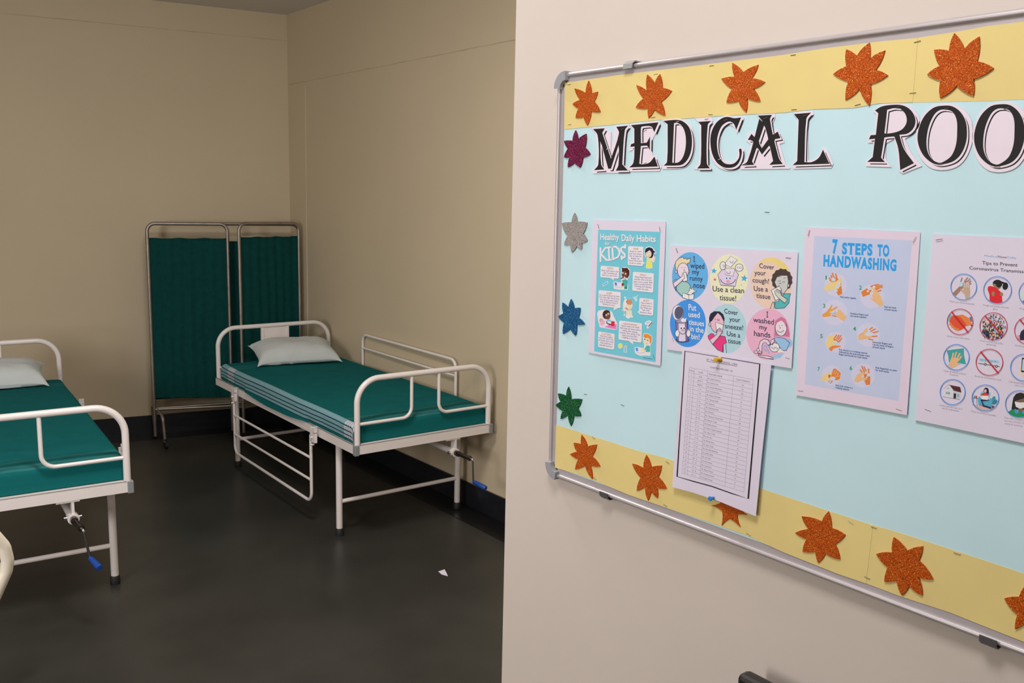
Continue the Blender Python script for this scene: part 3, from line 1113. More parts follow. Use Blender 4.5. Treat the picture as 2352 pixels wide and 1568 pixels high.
star(D5, [(133, 760), (147, 800), (172, 797), (165, 840), (192, 868), (157, 870), (153, 917), (130, 888), (98, 910), (103, 862), (78, 835), (100, 822), (96, 775), (122, 797)], 'glitter_blue',
     'blue glitter star on the left of the board')
star(D5, [(122, 1136), (133, 1190), (180, 1190), (163, 1230), (176, 1262), (145, 1262), (133, 1305), (120, 1258), (88, 1275), (97, 1240), (67, 1215), (88, 1200), (77, 1165), (112, 1175)], 'glitter_green',
     'green glitter star just above the bottom left yellow border')

# cut-out letters of the heading
BLK, CARD = (30, 28, 30), (226, 214, 228)
def hull_out(pts, g):
    """outline grown by g (pixels of the crop), corners kept blunt"""
    n = len(pts)
    if area2(pts) < 0:
        pts = pts[::-1]
    out = []
    for i in range(n):
        p, a, b = Vector(pts[i]), Vector(pts[i - 1]), Vector(pts[(i + 1) % n])
        t0, t1 = (p - a).normalized(), (b - p).normalized()
        n0, n1 = Vector((t0.y, -t0.x)), Vector((t1.y, -t1.x))
        k = (n0 + n1)
        if k.length < .35:
            out += [p + n0 * g, p + n1 * g]
            continue
        k.normalize()
        f = min(1.5, 1 / max(.3, k.dot(n0)))
        out.append(p + k * g * f)
    return [tuple(q) for q in out]
def soften(P, n=4):
    """curve through the points of a loop; corners sharper than 40 degrees stay sharp"""
    P = [Vector(p) for p in P]
    N_ = len(P)
    T = []
    for k in range(N_):
        a, b, c = P[k - 1], P[k], P[(k + 1) % N_]
        T.append(Vector((0, 0)) if (b - a).angle(c - b) > .72 else (c - a).normalized())
    out = []
    for k in range(N_):
        p, q = P[k], P[(k + 1) % N_]
        L_ = (q - p).length
        if T[k].length == 0 and T[(k + 1) % N_].length == 0:
            out.append(tuple(p))
            continue
        t0 = T[k] * L_ if T[k].length else (q - p)
        t1 = T[(k + 1) % N_] * L_ if T[(k + 1) % N_].length else (q - p)
        for j in range(n):
            t = j / n
            out.append(tuple((2 * t ** 3 - 3 * t * t + 1) * p + (t ** 3 - 2 * t * t + t) * t0 + (3 * t * t - 2 * t ** 3) * q + (t ** 3 - t * t) * t1))
    return out
def letter(c, ch, outline, polys, label, st=()):
    """polys: list of (outer, [holes]); a black print with a drop line, on a white card"""
    s = Sheet(.0026)
    s.c = c
    outline = soften(outline)
    polys = [(soften(o), [soften(q) for q in h]) for o, h in polys]
    s.body(outline, ink(CARD), .0004)
    for o, h in polys:
        s.poly([(x + 23, y + 23) for x, y in o], BLK, 1, [[(x + 23, y + 23) for x, y in q] for q in h])
    for o, h in polys:
        s.poly([(x + 13, y + 14) for x, y in o], CARD, 2, [[(x + 13, y + 14) for x, y in q] for q in h])
        s.poly(hull_out([(x + 3, y + 3) for x, y in o], 6), CARD, 2.4, [[(x + 8, y + 9) for x, y in q] for q in h])
    for k, (o, h) in enumerate(polys):
        s.poly(o, BLK, 4 + .3 * k, h)
    o = s.build('cutout_letter', label, 'letter', 'cut-out heading letters')
    for p, a in st:
        staple(o, c, p, a, .0032, .008)
    return o
letter(D1, 'M', [(462, 1072), (588, 1066), (640, 1110), (640, 1300), (675, 1055), (802, 1040), (812, 1078), (778, 1115), (762, 1400), (812, 1465), (800, 1476), (605, 1478), (480, 1484), (474, 1455), (510, 1395), (505, 1150)],
       [([(478, 1083), (584, 1076), (562, 1118), (640, 1350), (712, 1120), (688, 1062), (795, 1052), (765, 1095), (742, 1400), (793, 1456), (683, 1458), (707, 1405), (712, 1215), (640, 1440), (615, 1440), (543, 1175), (552, 1400), (580, 1447), (487, 1453), (526, 1400), (520, 1140)], [])],
       'black cut-out letter M, first letter of MEDICAL', [((745, 1085), .3), ((612, 1262), .2)])
letter(D1, 'E', [(808, 1040), (1078, 1010), (1085, 1040), (1038, 1130), (1010, 1200), (1015, 1320), (1050, 1330), (1095, 1425), (1080, 1460), (800, 1466), (795, 1420), (835, 1370), (838, 1270), (803, 1285), (805, 1215), (838, 1190), (838, 1090)],
       [([(820, 1048), (1068, 1022), (1030, 1112), (1010, 1065), (985, 1055), (918, 1060), (910, 1075), (910, 1210), (962, 1205), (992, 1150), (990, 1272), (965, 1232), (910, 1235), (895, 1395), (930, 1400), (985, 1385), (1032, 1330), (1062, 1420), (805, 1428), (842, 1385), (852, 1240), (815, 1243), (820, 1220), (850, 1208), (850, 1080)], [])],
       'black cut-out letter E in MEDICAL', [((950, 1095), .35), ((948, 1390), .3)])
letter(D1, 'D', [(1098, 1003), (1235, 988), (1305, 1005), (1365, 1060), (1392, 1150), (1395, 1260), (1370, 1360), (1320, 1420), (1260, 1438), (1105, 1444), (1104, 1405), (1134, 1370), (1138, 1050)],
       [([(1112, 1010), (1230, 1000), (1290, 1015), (1345, 1070), (1368, 1160), (1365, 1260), (1340, 1340), (1295, 1395), (1250, 1410), (1115, 1412), (1145, 1375), (1150, 1040)],
         [[(1208, 1030), (1235, 1025), (1275, 1050), (1305, 1110), (1315, 1190), (1308, 1270), (1285, 1340), (1250, 1380), (1215, 1388), (1192, 1385)]])],
       'black cut-out letter D in MEDICAL', [((1240, 1018), .2)])
letter(D1, 'I', [(1395, 985), (1545, 976), (1558, 1012), (1530, 1050), (1520, 1385), (1548, 1442), (1385, 1446), (1432, 1385), (1436, 1050)],
       [([(1425, 1018), (1542, 1010), (1512, 1045), (1503, 1390), (1531, 1436), (1416, 1438), (1447, 1392), (1453, 1050)], [])],
       'black cut-out letter I in MEDICAL', [((1500, 993), .1), ((1467, 1418), .05)])
letter(D1, 'C', [(1640, 972), (1690, 960), (1755, 972), (1815, 962), (1838, 985), (1775, 1125), (1740, 1060), (1690, 1040), (1640, 1110), (1622, 1240), (1650, 1350), (1710, 1385), (1770, 1370), (1782, 1260), (1800, 1245), (1842, 1270), (1840, 1340), (1795, 1430), (1725, 1458), (1640, 1445), (1575, 1395), (1532, 1300), (1522, 1200), (1532, 1100), (1575, 1022)],
       [([(1812, 978), (1768, 1090), (1745, 1035), (1715, 1015), (1685, 1020), (1635, 1060), (1600, 1150), (1595, 1240), (1615, 1330), (1655, 1385), (1700, 1400), (1750, 1390), (1790, 1345), (1797, 1300), (1793, 1270), (1800, 1258), (1815, 1262), (1818, 1300), (1800, 1370), (1765, 1415), (1715, 1432), (1650, 1425), (1590, 1380), (1550, 1300), (1535, 1200), (1545, 1110), (1585, 1030), (1640, 985), (1690, 973), (1750, 985)], [])],
       'black cut-out letter C in MEDICAL', [((1672, 1003), .3), ((1622, 1355), .2)])
letter(D1, 'A', [(1950, 952), (2112, 945), (2118, 975), (2095, 1040), (2110, 1090), (2140, 1085), (2190, 1170), (2200, 1205), (2160, 1215), (2215, 1400), (2255, 1430), (2250, 1440), (1808, 1446), (1800, 1405), (1855, 1360), (1900, 1220), (1860, 1190), (1860, 1165), (1908, 1100), (1945, 1120), (1975, 1010)],
       [([(1962, 962), (2090, 955), (2072, 1000), (2150, 1340), (2187, 1398), (2065, 1405), (2100, 1370), (2020, 1040)], []),
        ([(1975, 990), (2022, 1040), (1910, 1375), (1930, 1405), (1813, 1410), (1870, 1370)], []),
        ([(1872, 1180), (1905, 1125), (1960, 1190), (1998, 1255), (2070, 1160), (2140, 1105), (2167, 1165), (2110, 1175), (2000, 1312), (1930, 1210), (1905, 1185)], [])],
       'black cut-out letter A in MEDICAL', [((2035, 985), .3), ((1858, 1400), .1)])
letter(D2, 'L', [(158, 935), (345, 918), (350, 950), (305, 1000), (300, 1365), (345, 1360), (395, 1320), (428, 1250), (470, 1275), (525, 1395), (508, 1432), (165, 1442), (152, 1402), (188, 1365), (200, 1000)],
       [([(170, 948), (325, 935), (283, 990), (265, 1380), (330, 1380), (395, 1340), (432, 1268), (490, 1395), (160, 1407), (200, 1370), (213, 1000)], [])],
       'black cut-out letter L, last letter of MEDICAL', [((272, 963), .25), ((478, 1385), .15)])
letter(D2, 'R', [(885, 925), (955, 868), (1060, 852), (1160, 858), (1240, 900), (1300, 985), (1295, 1060), (1240, 1130), (1170, 1170), (1235, 1310), (1325, 1415), (1150, 1485), (1118, 1455), (1095, 1260), (1070, 1175), (1000, 1210), (1000, 1350), (1050, 1425), (820, 1418), (820, 1372), (868, 1330), (885, 1205), (838, 1208), (840, 1160), (850, 1125), (895, 1122), (910, 960)],
       [([(900, 915), (960, 880), (1060, 865), (1150, 870), (1220, 910), (1262, 985), (1255, 1060), (1200, 1120), (1120, 1135), (1160, 1260), (1252, 1390), (1128, 1452), (1110, 1260), (1075, 1150), (1010, 1155), (985, 1160), (955, 1340), (990, 1380), (830, 1378), (880, 1335), (900, 1170), (845, 1175), (862, 1138), (908, 1135), (930, 940)],
         [[(1010, 910), (1070, 895), (1130, 900), (1175, 950), (1185, 1020), (1150, 1080), (1090, 1110), (1000, 1125), (985, 1120), (1000, 1000)]])],
       'black cut-out letter R, first letter of the second heading word', [((1112, 885), .2)])
OO = [(1520, 872), (1600, 880), (1670, 930), (1715, 1010), (1728, 1100), (1720, 1200), (1680, 1300), (1610, 1370), (1500, 1402), (1420, 1390), (1345, 1330), (1300, 1250), (1283, 1160), (1300, 1060), (1350, 960), (1430, 890)]
OH = [(1540, 908), (1600, 930), (1635, 1000), (1640, 1100), (1630, 1220), (1590, 1320), (1520, 1375), (1470, 1385), (1410, 1350), (1370, 1270), (1365, 1170), (1385, 1060), (1430, 960), (1480, 915)]
OC = [(1520, 858), (1620, 862), (1710, 915), (1765, 1000), (1782, 1110), (1770, 1220), (1720, 1340), (1640, 1420), (1520, 1452), (1410, 1435), (1330, 1370), (1282, 1270), (1268, 1160), (1285, 1050), (1340, 945), (1425, 875)]
mv = lambda L_: [(x + 509 + (x - 1283) * .02, 1135 + (y - 1135) * 1.055 + 2) for x, y in L_]
def smooth_loop(P, n=3):
    out, N_ = [], len(P)
    for i in range(N_):
        p0, p1, p2, p3 = (Vector(P[(i + k) % N_]) for k in (-1, 0, 1, 2))
        for k in range(n):
            t = k / n
            out.append(tuple(.5 * ((2 * p1) + (p2 - p0) * t + (2 * p0 - 5 * p1 + 4 * p2 - p3) * t * t + (3 * p1 - p0 - 3 * p2 + p3) * t ** 3)))
    return out
OO, OH, OC = smooth_loop(OO), smooth_loop(OH), smooth_loop(OC)
letter(D2, 'O', OC, [(OO, [OH])], 'black cut-out letter O right after the R', [((1550, 897), .2), ((1487, 1398), .1)])
letter(D2, 'O', mv(OC), [(mv(OO), [mv(OH)])], 'black cut-out letter O cut by the right edge of the photo', [((2085, 898), .3), ((2000, 1422), .05)])

# ------------------------------------------------------------------ posters
NAVY, PURP, BRN, WHT = (45, 45, 75), (95, 90, 150), (185, 125, 80), (228, 220, 232)
PEACH, TEALP, SKIN = (240, 205, 180), (70, 170, 165), (105, 62, 45)
def bubble(s, c, tail, title, tp, lines, h=34):
    """speech bubble with rounded corners"""
    out = []
    for i in range(4):
        p, a, b = Vector(c[i]), Vector(c[i - 1]), Vector(c[(i + 1) % 4])
        u, v = (a - p).normalized() * 28, (b - p).normalized() * 28
        for t in (0, .33, .67, 1):
            out.append(tuple(p + u * (1 - t) ** 2 + v * t ** 2))
    sh = [(x + 5, y + 9) for x, y in out]
    s.poly(sh, (75, 140, 160), 2)
    s.poly(out, WHT, 3)
    if tail:
        s.poly(tail, WHT, 3.3)
    s.text(title, tp[0], tp[1], 40, BRN, .012, 4)
    for t, a, b in lines:
        s.text(t, a, b, h, PURP, .008, 4)

# healthy daily habits
s = Sheet(.0024, .006, 2.1)
s.c = PX
s.body([(1362.3, 505), (1529.4, 508.4), (1526, 600), (1516.8, 839.5), (1430, 824), (1351.5, 809.2), (1357, 650)], MT['white_paper'])
s.poly([(1373.8, 527.2), (1517, 532.5), (1505.8, 831.7), (1364.6, 806.4)], (112, 194, 212), 1)
s.c = C1
for dx, cc, ly in ((9, (62, 140, 165), 2), (0, WHT, 3)):
    for t, a, b, h in (('Healthy', (250, 442), (628, 448), 132), ('Daily', (675, 463), (935, 472), 138), ('Habits', (980, 478), (1360, 486), 138), ('for', (345, 545), (445, 545), 66)):
        s.text(t, (a[0] + dx * .6, a[1] + dx), (b[0] + dx * .6, b[1] + dx), h, cc, .022, ly, res=4)
    for pl in ([(255, 610), (255, 870)], [(355, 600), (265, 730), (380, 848)], [(385, 600), (450, 590)], [(418, 598), (432, 845)], [(395, 848), (468, 838)],
               [(490, 585), (507, 830)], [(490, 583), (560, 578), (620, 630), (640, 710), (605, 785), (507, 830)],
               [(752, 545), (745, 598), (705, 582), (668, 610), (665, 655), (700, 695), (742, 735), (740, 785), (705, 800), (682, 770), (682, 828)]):
        s.line([(x + dx * .6, y + dx) for x, y in pl], 36, cc, ly + .2)
bubble(s, [(810, 565), (1112, 578), (1105, 968), (803, 945)], [(1103, 880), (1150, 905), (1103, 922)], 'HAIR', ((915, 638), (1015, 642)),
       [('Brush or comb', (845, 686), (1075, 690)), ('your hair twice a', (825, 730), (1088, 740)), ('day to keep the', (838, 775), (1078, 785)), ('tangles out.', (862, 822), (1040, 832)), ('Never share your', (822, 868), (1085, 880)), ('brush or comb.', (835, 915), (1068, 930))])
bubble(s, [(258, 958), (628, 985), (622, 1220), (252, 1190)], [(450, 1203), (525, 1250), (520, 1209)], 'TEETH', ((382, 1030), (505, 1034)),
       [('Brush teeth twice a day', (275, 1066), (610, 1090)), ('- after breakfast and', (295, 1112), (585, 1136)), ('before you go to bed.', (288, 1158), (590, 1180))])
bubble(s, [(905, 1078), (1325, 1112), (1310, 1500), (890, 1458)], None, 'NAILS', ((1045, 1158), (1168, 1166)),
       [('Keep fingernails and', (945, 1195), (1270, 1218)), ('toenails clean and trim', (928, 1240), (1280, 1265)), ('them once a week. Bath', (918, 1290), (1292, 1313)), ('time is usually best for', (925, 1335), (1280, 1358)), ('trimming and cleaning', (932, 1380), (1272, 1405)), ('under the nails.', (978, 1430), (1215, 1453))])
# girl brushing her hair
s.poly([(1130, 660), (1160, 595), (1225, 570), (1300, 590), (1345, 660), (1375, 700), (1330, 730), (1355, 800), (1330, 895), (1285, 885), (1300, 1005), (1230, 1020), (1160, 1005), (1185, 810), (1140, 760)], WHT, 2)
s.poly([(1142, 665), (1165, 612), (1225, 588), (1290, 607), (1320, 660), (1360, 690), (1318, 700), (1310, 762), (1285, 802), (1240, 806), (1180, 790), (1155, 745)], (30, 32, 52), 3)
s.poly([(1185, 812), (1275, 812), (1292, 1003), (1168, 998)], (240, 225, 90), 4)
s.line([(1192, 820), (1218, 888), (1275, 850)], 24, PEACH, 5)
s.line([(1285, 870), (1318, 870), (1335, 780)], 22, PEACH, 5)
s.line([(1325, 715), (1340, 770)], 14, (90, 140, 200), 5)
s.ell(1218, 722, 58, 74, PEACH, 5)
s.poly([(1150, 680), (1200, 600), (1280, 620), (1285, 690), (1235, 645), (1175, 690)], (30, 32, 52), 6)
for x in (1198, 1246):
    s.ell(x, 698, 15, 17, WHT, 6); s.ell(x, 698, 6, 7, (20, 20, 30), 7)
s.line([(1205, 770), (1225, 762), (1240, 772)], 6, (150, 60, 60), 7)
# boy brushing his teeth
s.poly([(665, 1020), (700, 985), (800, 990), (850, 1050), (845, 1150), (790, 1235), (812, 1365), (800, 1445), (740, 1440), (620, 1440), (520, 1420), (515, 1280), (580, 1275), (670, 1330), (670, 1200)], WHT, 2)
s.poly([(682, 1015), (690, 995), (725, 1005), (790, 1000), (835, 1060), (832, 1150), (790, 1212), (690, 1100)], (70, 38, 28), 3)
s.ell(738, 1128, 60, 84, (112, 66, 48), 4)
s.poly([(680, 1090), (690, 1020), (790, 1010), (825, 1080), (800, 1110), (740, 1060)], (70, 38, 28), 5)
for x in (704, 756):
    s.ell(x, 1104 + (x - 704) * .35, 16, 18, WHT, 6); s.ell(x + 4, 1108 + (x - 704) * .35, 6, 7, (20, 20, 30), 7)
s.line([(668, 1210), (740, 1190)], 22, (130, 52, 42), 6); s.ell(735, 1192, 16, 15, WHT, 7)
s.poly([(685, 1250), (755, 1222), (800, 1262), (795, 1368), (735, 1370), (700, 1310)], TEALP, 4)
s.poly([(735, 1370), (792, 1370), (786, 1428), (730, 1424)], (35, 140, 110), 4)
s.ell(625, 1362, 105, 72, (222, 216, 236), 3.5); s.line([(540, 1370), (620, 1395), (715, 1375)], 5, (150, 150, 190), 6)
s.poly([(535, 1295), (577, 1288), (585, 1357), (545, 1352)], (70, 130, 220), 5)
s.ell(700, 1335, 24, 32, (130, 60, 50), 6)
s.poly([(285, 1340), (395, 1260), (412, 1312), (310, 1372)], WHT, 2); s.poly([(298, 1338), (388, 1275), (402, 1308), (312, 1360)], (110, 185, 225), 3)
s.c = C2
bubble(s, [(218, -35), (662, 5), (655, 330), (210, 285)], [(528, 316), (512, 370), (602, 322)], 'SLEEP', ((375, 44), (488, 52)),
       [('Go to bed at about the same', (230, 75), (635, 108)), ('time every night. Spend some', (228, 115), (632, 157)), ('time doing a quiet activity', (245, 163), (610, 204)), ('such as reading a book or', (245, 208), (605, 247)), ('listening to music.', (298, 256), (550, 288))])
bubble(s, [(1035, 118), (1322, 150), (1308, 480), (1022, 450)], [(1025, 385), (985, 402), (1023, 420)], 'BODY', ((1115, 192), (1232, 200)),
       [('Take a bath or', (1060, 235), (1288, 250)), ('shower once a', (1060, 282), (1285, 304)), ('day. Wash your', (1050, 328), (1285, 349)), ('hair with', (1095, 376), (1240, 392)), ('shampoo often.', (1042, 418), (1282, 446))])
bubble(s, [(630, 572), (1088, 630), (1075, 1020), (615, 955)], [(818, 982), (915, 1055), (902, 996)], 'HANDWASHING', ((712, 655), (985, 685)),
       [('Always wash your hands', (668, 690), (1032, 730)), ('with soap and water before', (645, 732), (1058, 783)), ('eating, after playing', (695, 782), (995, 824)), ('outside, after going to the', (645, 825), (1048, 878)), ('bathroom and after', (690, 880), (992, 918)), ('coughing or sneezing.', (680, 918), (998, 968))])
bubble(s, [(210, 790), (542, 842), (530, 1160), (207, 1105)], None, 'CLOTHING', ((280, 858), (465, 882)),
       [('Wear fresh clothes', (245, 893), (497, 930)), ('every day, even if your', (225, 930), (517, 975)), ("old clothes don't smell.", (218, 975), (515, 1023)), ('Clean underwear is', (245, 1026), (495, 1066)), ('especially important.', (235, 1070), (497, 1115))])
# girl in bed with a teddy
s.poly([(185, 430), (215, 375), (340, 352), (485, 395), (515, 480), (560, 570), (590, 630), (578, 752), (520, 758), (400, 735), (240, 708), (210, 600)], WHT, 2)
s.ell(372, 455, 76, 92, (62, 36, 32), 3)
s.ell(398, 482, 56, 72, (118, 70, 54), 4)
s.poly([(310, 440), (340, 375), (430, 375), (450, 430), (390, 410), (345, 460)], (62, 36, 32), 5)
for x, y in ((372, 465), (412, 440)):
    s.ell(x, y, 17, 19, WHT, 6); s.ell(x + 4, y + 2, 7, 8, (20, 20, 30), 7)
s.poly([(330, 702), (450, 650), (576, 642), (570, 748), (480, 735)], (236, 120, 190), 3)
s.poly([(355, 580), (440, 548), (485, 600), (380, 622)], (120, 180, 230), 4)
s.line([(380, 620), (430, 650), (480, 650)], 26, (118, 70, 54), 5); s.ell(420, 612, 34, 28, WHT, 5)
s.poly([(470, 585), (540, 592), (530, 688), (470, 683)], (215, 40, 50), 6)
s.ell(268, 570, 38, 42, (205, 160, 145), 4); s.ell(298, 605, 42, 40, (240, 170, 200), 5); s.poly([(225, 625), (350, 620), (300, 680), (240, 665)], (240, 180, 205), 4)
# child in the shower
s.ell(745, 270, 42, 120, WHT, 2, .1)
s.ell(835, 270, 60, 88, (242, 214, 190), 4); s.ell(830, 205, 62, 52, (205, 140, 105), 5, .3); s.ell(760, 200, 34, 62, (236, 236, 246), 5)
s.line([(715, 250), (725, 330), (790, 390)], 30, (242, 214, 190), 3.5)
s.poly([(775, 370), (880, 365), (892, 500), (780, 520), (765, 440)], (242, 214, 190), 3.6); s.ell(810, 490, 52, 42, WHT, 4)
s.line([(800, 265), (815, 272)], 6, (90, 60, 50), 6); s.line([(850, 255), (868, 258)], 6, (90, 60, 50), 6); s.line([(835, 315), (860, 312)], 6, (190, 80, 80), 6); s.line([(750, 320), (790, 340)], 12, (190, 50, 50), 6)
s.poly([(898, 105), (975, 88), (995, 170), (965, 205)], (190, 215, 236), 3); s.line([(985, 90), (1000, 70)], 12, (210, 225, 240), 3)
for x, y, r in ((748, 115, 20), (828, 125, 9), (692, 370, 11), (735, 455, 16), (728, 410, 9), (885, 500, 20), (730, 480, 10)):
    s.ell(x, y, r, r, (225, 232, 244), 5, n=12)
for k in range(14):
    x, y = 905 + (k % 4) * 20, 190 + (k * 23)
    s.line([(x, y), (x - 3, y + 18)], 5, (190, 225, 240), 3)
# nail file and clipper, sponge, bottle
s.poly([(1138, 625), (1165, 590), (1232, 568), (1300, 608), (1205, 738), (1172, 720), (1200, 660), (1150, 662)], WHT, 2)
s.poly([(1160, 612), (1228, 585), (1245, 618), (1180, 645)], (175, 205, 225), 3); s.line([(1284, 612), (1215, 690)], 16, (110, 45, 55), 3)
s.ell(652, 1082, 48, 54, WHT, 2); s.ell(652, 1082, 40, 46, (232, 222, 100), 3)
s.poly([(726, 1088), (780, 1088), (782, 1215), (720, 1212)], WHT, 2); s.poly([(734, 1100), (770, 1100), (772, 1205), (730, 1203)], (130, 195, 225), 3); s.poly([(745, 1068), (782, 1072), (770, 1100), (740, 1095)], (225, 200, 110), 3)
# boy washing his hands
s.poly([(1100, 880), (1120, 830), (1205, 828), (1285, 880), (1292, 990), (1255, 1065), (1255, 1280), (1140, 1275), (1040, 1280), (940, 1215), (935, 1110), (1000, 1100), (1120, 1130), (1130, 1060), (1105, 990)], WHT, 2)
s.poly([(1115, 885), (1128, 840), (1200, 842), (1275, 888), (1280, 985), (1250, 1050), (1225, 940), (1115, 905)], (235, 140, 60), 3)
s.ell(1175, 975, 66, 86, (246, 216, 188), 4)
s.poly([(1112, 890), (1190, 850), (1262, 890), (1262, 960), (1200, 920), (1150, 930)], (235, 140, 60), 5)
for x, y in ((1140, 950), (1200, 968)):
    s.ell(x, y, 11, 13, (40, 60, 90), 6)
s.line([(1165, 1030), (1188, 1028)], 6, (190, 90, 80), 6)
s.poly([(1128, 1150), (1178, 1072), (1245, 1080), (1246, 1202), (1165, 1202)], (75, 178, 170), 4)
s.ell(1050, 1192, 108, 74, (226, 220, 238), 3); s.line([(960, 1195), (1040, 1225), (1140, 1210)], 5, (150, 150, 190), 4)
s.poly([(955, 1122), (1000, 1118), (1010, 1188), (965, 1180)], (80, 140, 230), 4); s.ell(1092, 1158, 30, 21, (240, 226, 130), 5); s.ell(1140, 1170, 22, 18, (240, 205, 180), 5)
s.line([(1100, 1314), (1290, 1345)], 8, (60, 70, 80), 4)
o = s.build('poster', 'narrow turquoise healthy habits poster for children with speech bubbles', 'poster', 'posters pinned to the board')
for p, a in (((215, 170), -1.2), ((1445, 230), -1.3)):
    staple(o, C1, p, a, .0034)
staple(o, C2, (1325, 1300), -1.1, .0044)

# six round hygiene stickers
s = Sheet(.0024, .008, 2.08)
s.c = C3
s.body([(52, 22), (900, 62), (1695, 105), (1660, 850), (1612, 1600), (800, 1470), (10, 1356), (25, 700)], MT['white_paper'])
for cx, cy_, rx, ry, cc in ((308, 412, 232, 306, (98, 172, 235)), (808, 450, 244, 318, (240, 231, 190)), (1350, 502, 272, 332, (240, 200, 182)), (280, 1022, 231, 305, (66, 145, 226)), (780, 1090, 252, 316, (172, 208, 218)), (1313, 1160, 281, 330, (236, 172, 198))):
    s.ell(cx, cy_, rx, ry, cc, 1, .02, 56)
s.poly([(1180, 245), (1260, 190), (1350, 172), (1450, 195), (1540, 265), (1590, 345), (1480, 330), (1400, 250), (1300, 225)], (240, 205, 130), 1.5)
T3 = [('I', (350, 230), (372, 230), 68), ('wiped', (310, 308), (490, 320), 72), ('my', (335, 388), (425, 392), 68), ('runny', (305, 468), (470, 480), 68), ('nose', (352, 560), (497, 574), 72),
      ('Use a clean', (598, 608), (1002, 634), 74), ('tissue!', (688, 722), (900, 735), 74),
      ('Cover', (1198, 308), (1390, 330), 64), ('your', (1135, 398), (1282, 406), 66), ('cough!', (1112, 492), (1322, 510), 66), ('Use a', (1128, 604), (1308, 614), 68), ('tissue', (1160, 692), (1340, 712), 68)]
for t, a, b, h in T3:
    s.text(t, a, b, h, NAVY, .006, 6, res=3)
for t, a, b, h in (('Put', (288, 850), (388, 860), 82), ('used', (288, 936), (433, 952), 74), ('tissues', (292, 1036), (488, 1058), 72), ('in the', (305, 1120), (482, 1146), 72), ('bin!', (325, 1220), (430, 1232), 72)):
    s.text(t, a, b, h, (225, 230, 245), .012, 6, res=3)
for t, a, b, h in (('Cover', (748, 890), (922, 918), 64), ('your', (812, 993), (952, 1008), 64), ('sneeze!', (755, 1083), (990, 1110), 66), ('Use a', (782, 1180), (952, 1206), 66), ('tissue', (795, 1273), (958, 1292), 66),
                   ('I', (1290, 944), (1312, 944), 74), ('washed', (1120, 1003), (1385, 1037), 70), ('my', (1200, 1093), (1298, 1110), 66), ('hands', (1130, 1180), (1340, 1206), 72)):
    s.text(t, a, b, h, NAVY, .006, 6, res=3)
LN = (48, 45, 80)
def drawn(pts, col, w=6, layer=None, closed=True):
    """filled shape with an ink outline"""
    s.poly(pts, col, layer)
    s.line(pts, w, LN, (layer or s.lay) + .4, closed)
def dell(cx, cy_, rx, ry, col, layer, w=6, rot=0.):
    n = 24
    c, q = math.cos(rot), math.sin(rot)
    drawn([(cx + c * rx * math.cos(2 * math.pi * k / n) - q * ry * math.sin(2 * math.pi * k / n), cy_ + q * rx * math.cos(2 * math.pi * k / n) + c * ry * math.sin(2 * math.pi * k / n)) for k in range(n)], col, w, layer)
LAV = (224, 210, 222)
# 1 wiping the nose
drawn([(130, 345), (116, 280), (125, 225), (165, 185), (215, 166), (225, 190), (260, 182), (262, 200), (312, 182), (308, 235), (272, 252), (270, 300), (150, 330)], (236, 210, 170), 6, 2)
dell(218, 342, 72, 98, LAV, 3)
dell(292, 355, 10, 18, LAV, 2.5); dell(128, 358, 12, 22, LAV, 2.5)
s.ell(200, 306, 4, 6, LN, 4); s.ell(240, 306, 4, 6, LN, 4); s.line([(228, 322), (236, 345), (222, 352)], 5, LN, 4)
drawn([(150, 500), (180, 480), (245, 485), (285, 500), (315, 545), (320, 600), (270, 650), (200, 665), (145, 610), (130, 560)], (160, 198, 190), 6, 2)
drawn([(80, 478), (135, 455), (150, 480), (110, 540), (130, 610), (105, 570)], (120, 180, 200), 5, 2)
drawn([(90, 505), (200, 420), (215, 375), (250, 360), (268, 400), (262, 435), (210, 470), (115, 560)], LAV, 6, 4)
drawn([(222, 372), (258, 362), (275, 468), (235, 485), (205, 468), (240, 440)], (232, 228, 240), 5, 5)
drawn([(215, 628), (290, 655), (358, 640), (356, 712), (290, 718), (210, 690)], (236, 230, 240), 6, 4); s.line([(290, 655), (292, 716)], 5, LN, 5)
drawn([(272, 645), (300, 600), (305, 560), (325, 585), (345, 550), (350, 590), (392, 605), (350, 625), (320, 655)], (236, 232, 244), 5, 5)
# 2 tissue box
drawn([(665, 395), (720, 330), (880, 325), (930, 395), (905, 470), (890, 545), (700, 530), (685, 470)], (214, 200, 232), 6, 2)
drawn([(758, 310), (885, 318), (862, 415), (765, 400)], (222, 214, 236), 4, 3)
drawn([(832, 155), (917, 205), (830, 300), (748, 258)], (228, 222, 238), 4, 4)
dell(940, 305, 50, 48, (232, 225, 236), 4); dell(730, 280, 38, 52, (232, 225, 236), 4.5)
for k in range(3):
    s.line([(915 + 22 * k, 290), (925 + 22 * k, 320)], 5, LN, 5); s.line([(730 + 16 * k, 265), (738 + 16 * k, 300)], 5, LN, 5.5)
def arc(cx, cy_, rx, ry, a0, a1, w, col, layer, n=10):
    s.line([(cx + rx * math.cos(a0 + (a1 - a0) * k / n), cy_ + ry * math.sin(a0 + (a1 - a0) * k / n)) for k in range(n + 1)], w, col, layer)
arc(842, 215, 22, 28, .1, 3.0, 5, LN, 6); arc(803, 350, 24, 34, .1, 3.0, 5, LN, 6)
arc(795, 440, 98, 78, .15, 2.99, 7, LN, 5)
for x in (778, 822):
    s.ell(x, 442, 20, 22, (235, 235, 245), 5); s.ell(x, 442, 11, 13, (90, 150, 220), 6); s.ell(x, 442, 5, 6, (20, 20, 40), 7)
s.ell(795, 481, 24, 18, (236, 150, 170), 6)
def star5(cx, cy_, r, col):
    s.poly([(cx + (r if k % 2 == 0 else r * .42) * math.sin(math.pi * k / 5 + .15), cy_ - (r if k % 2 == 0 else r * .42) * math.cos(math.pi * k / 5 + .15)) for k in range(10)], col, 3)
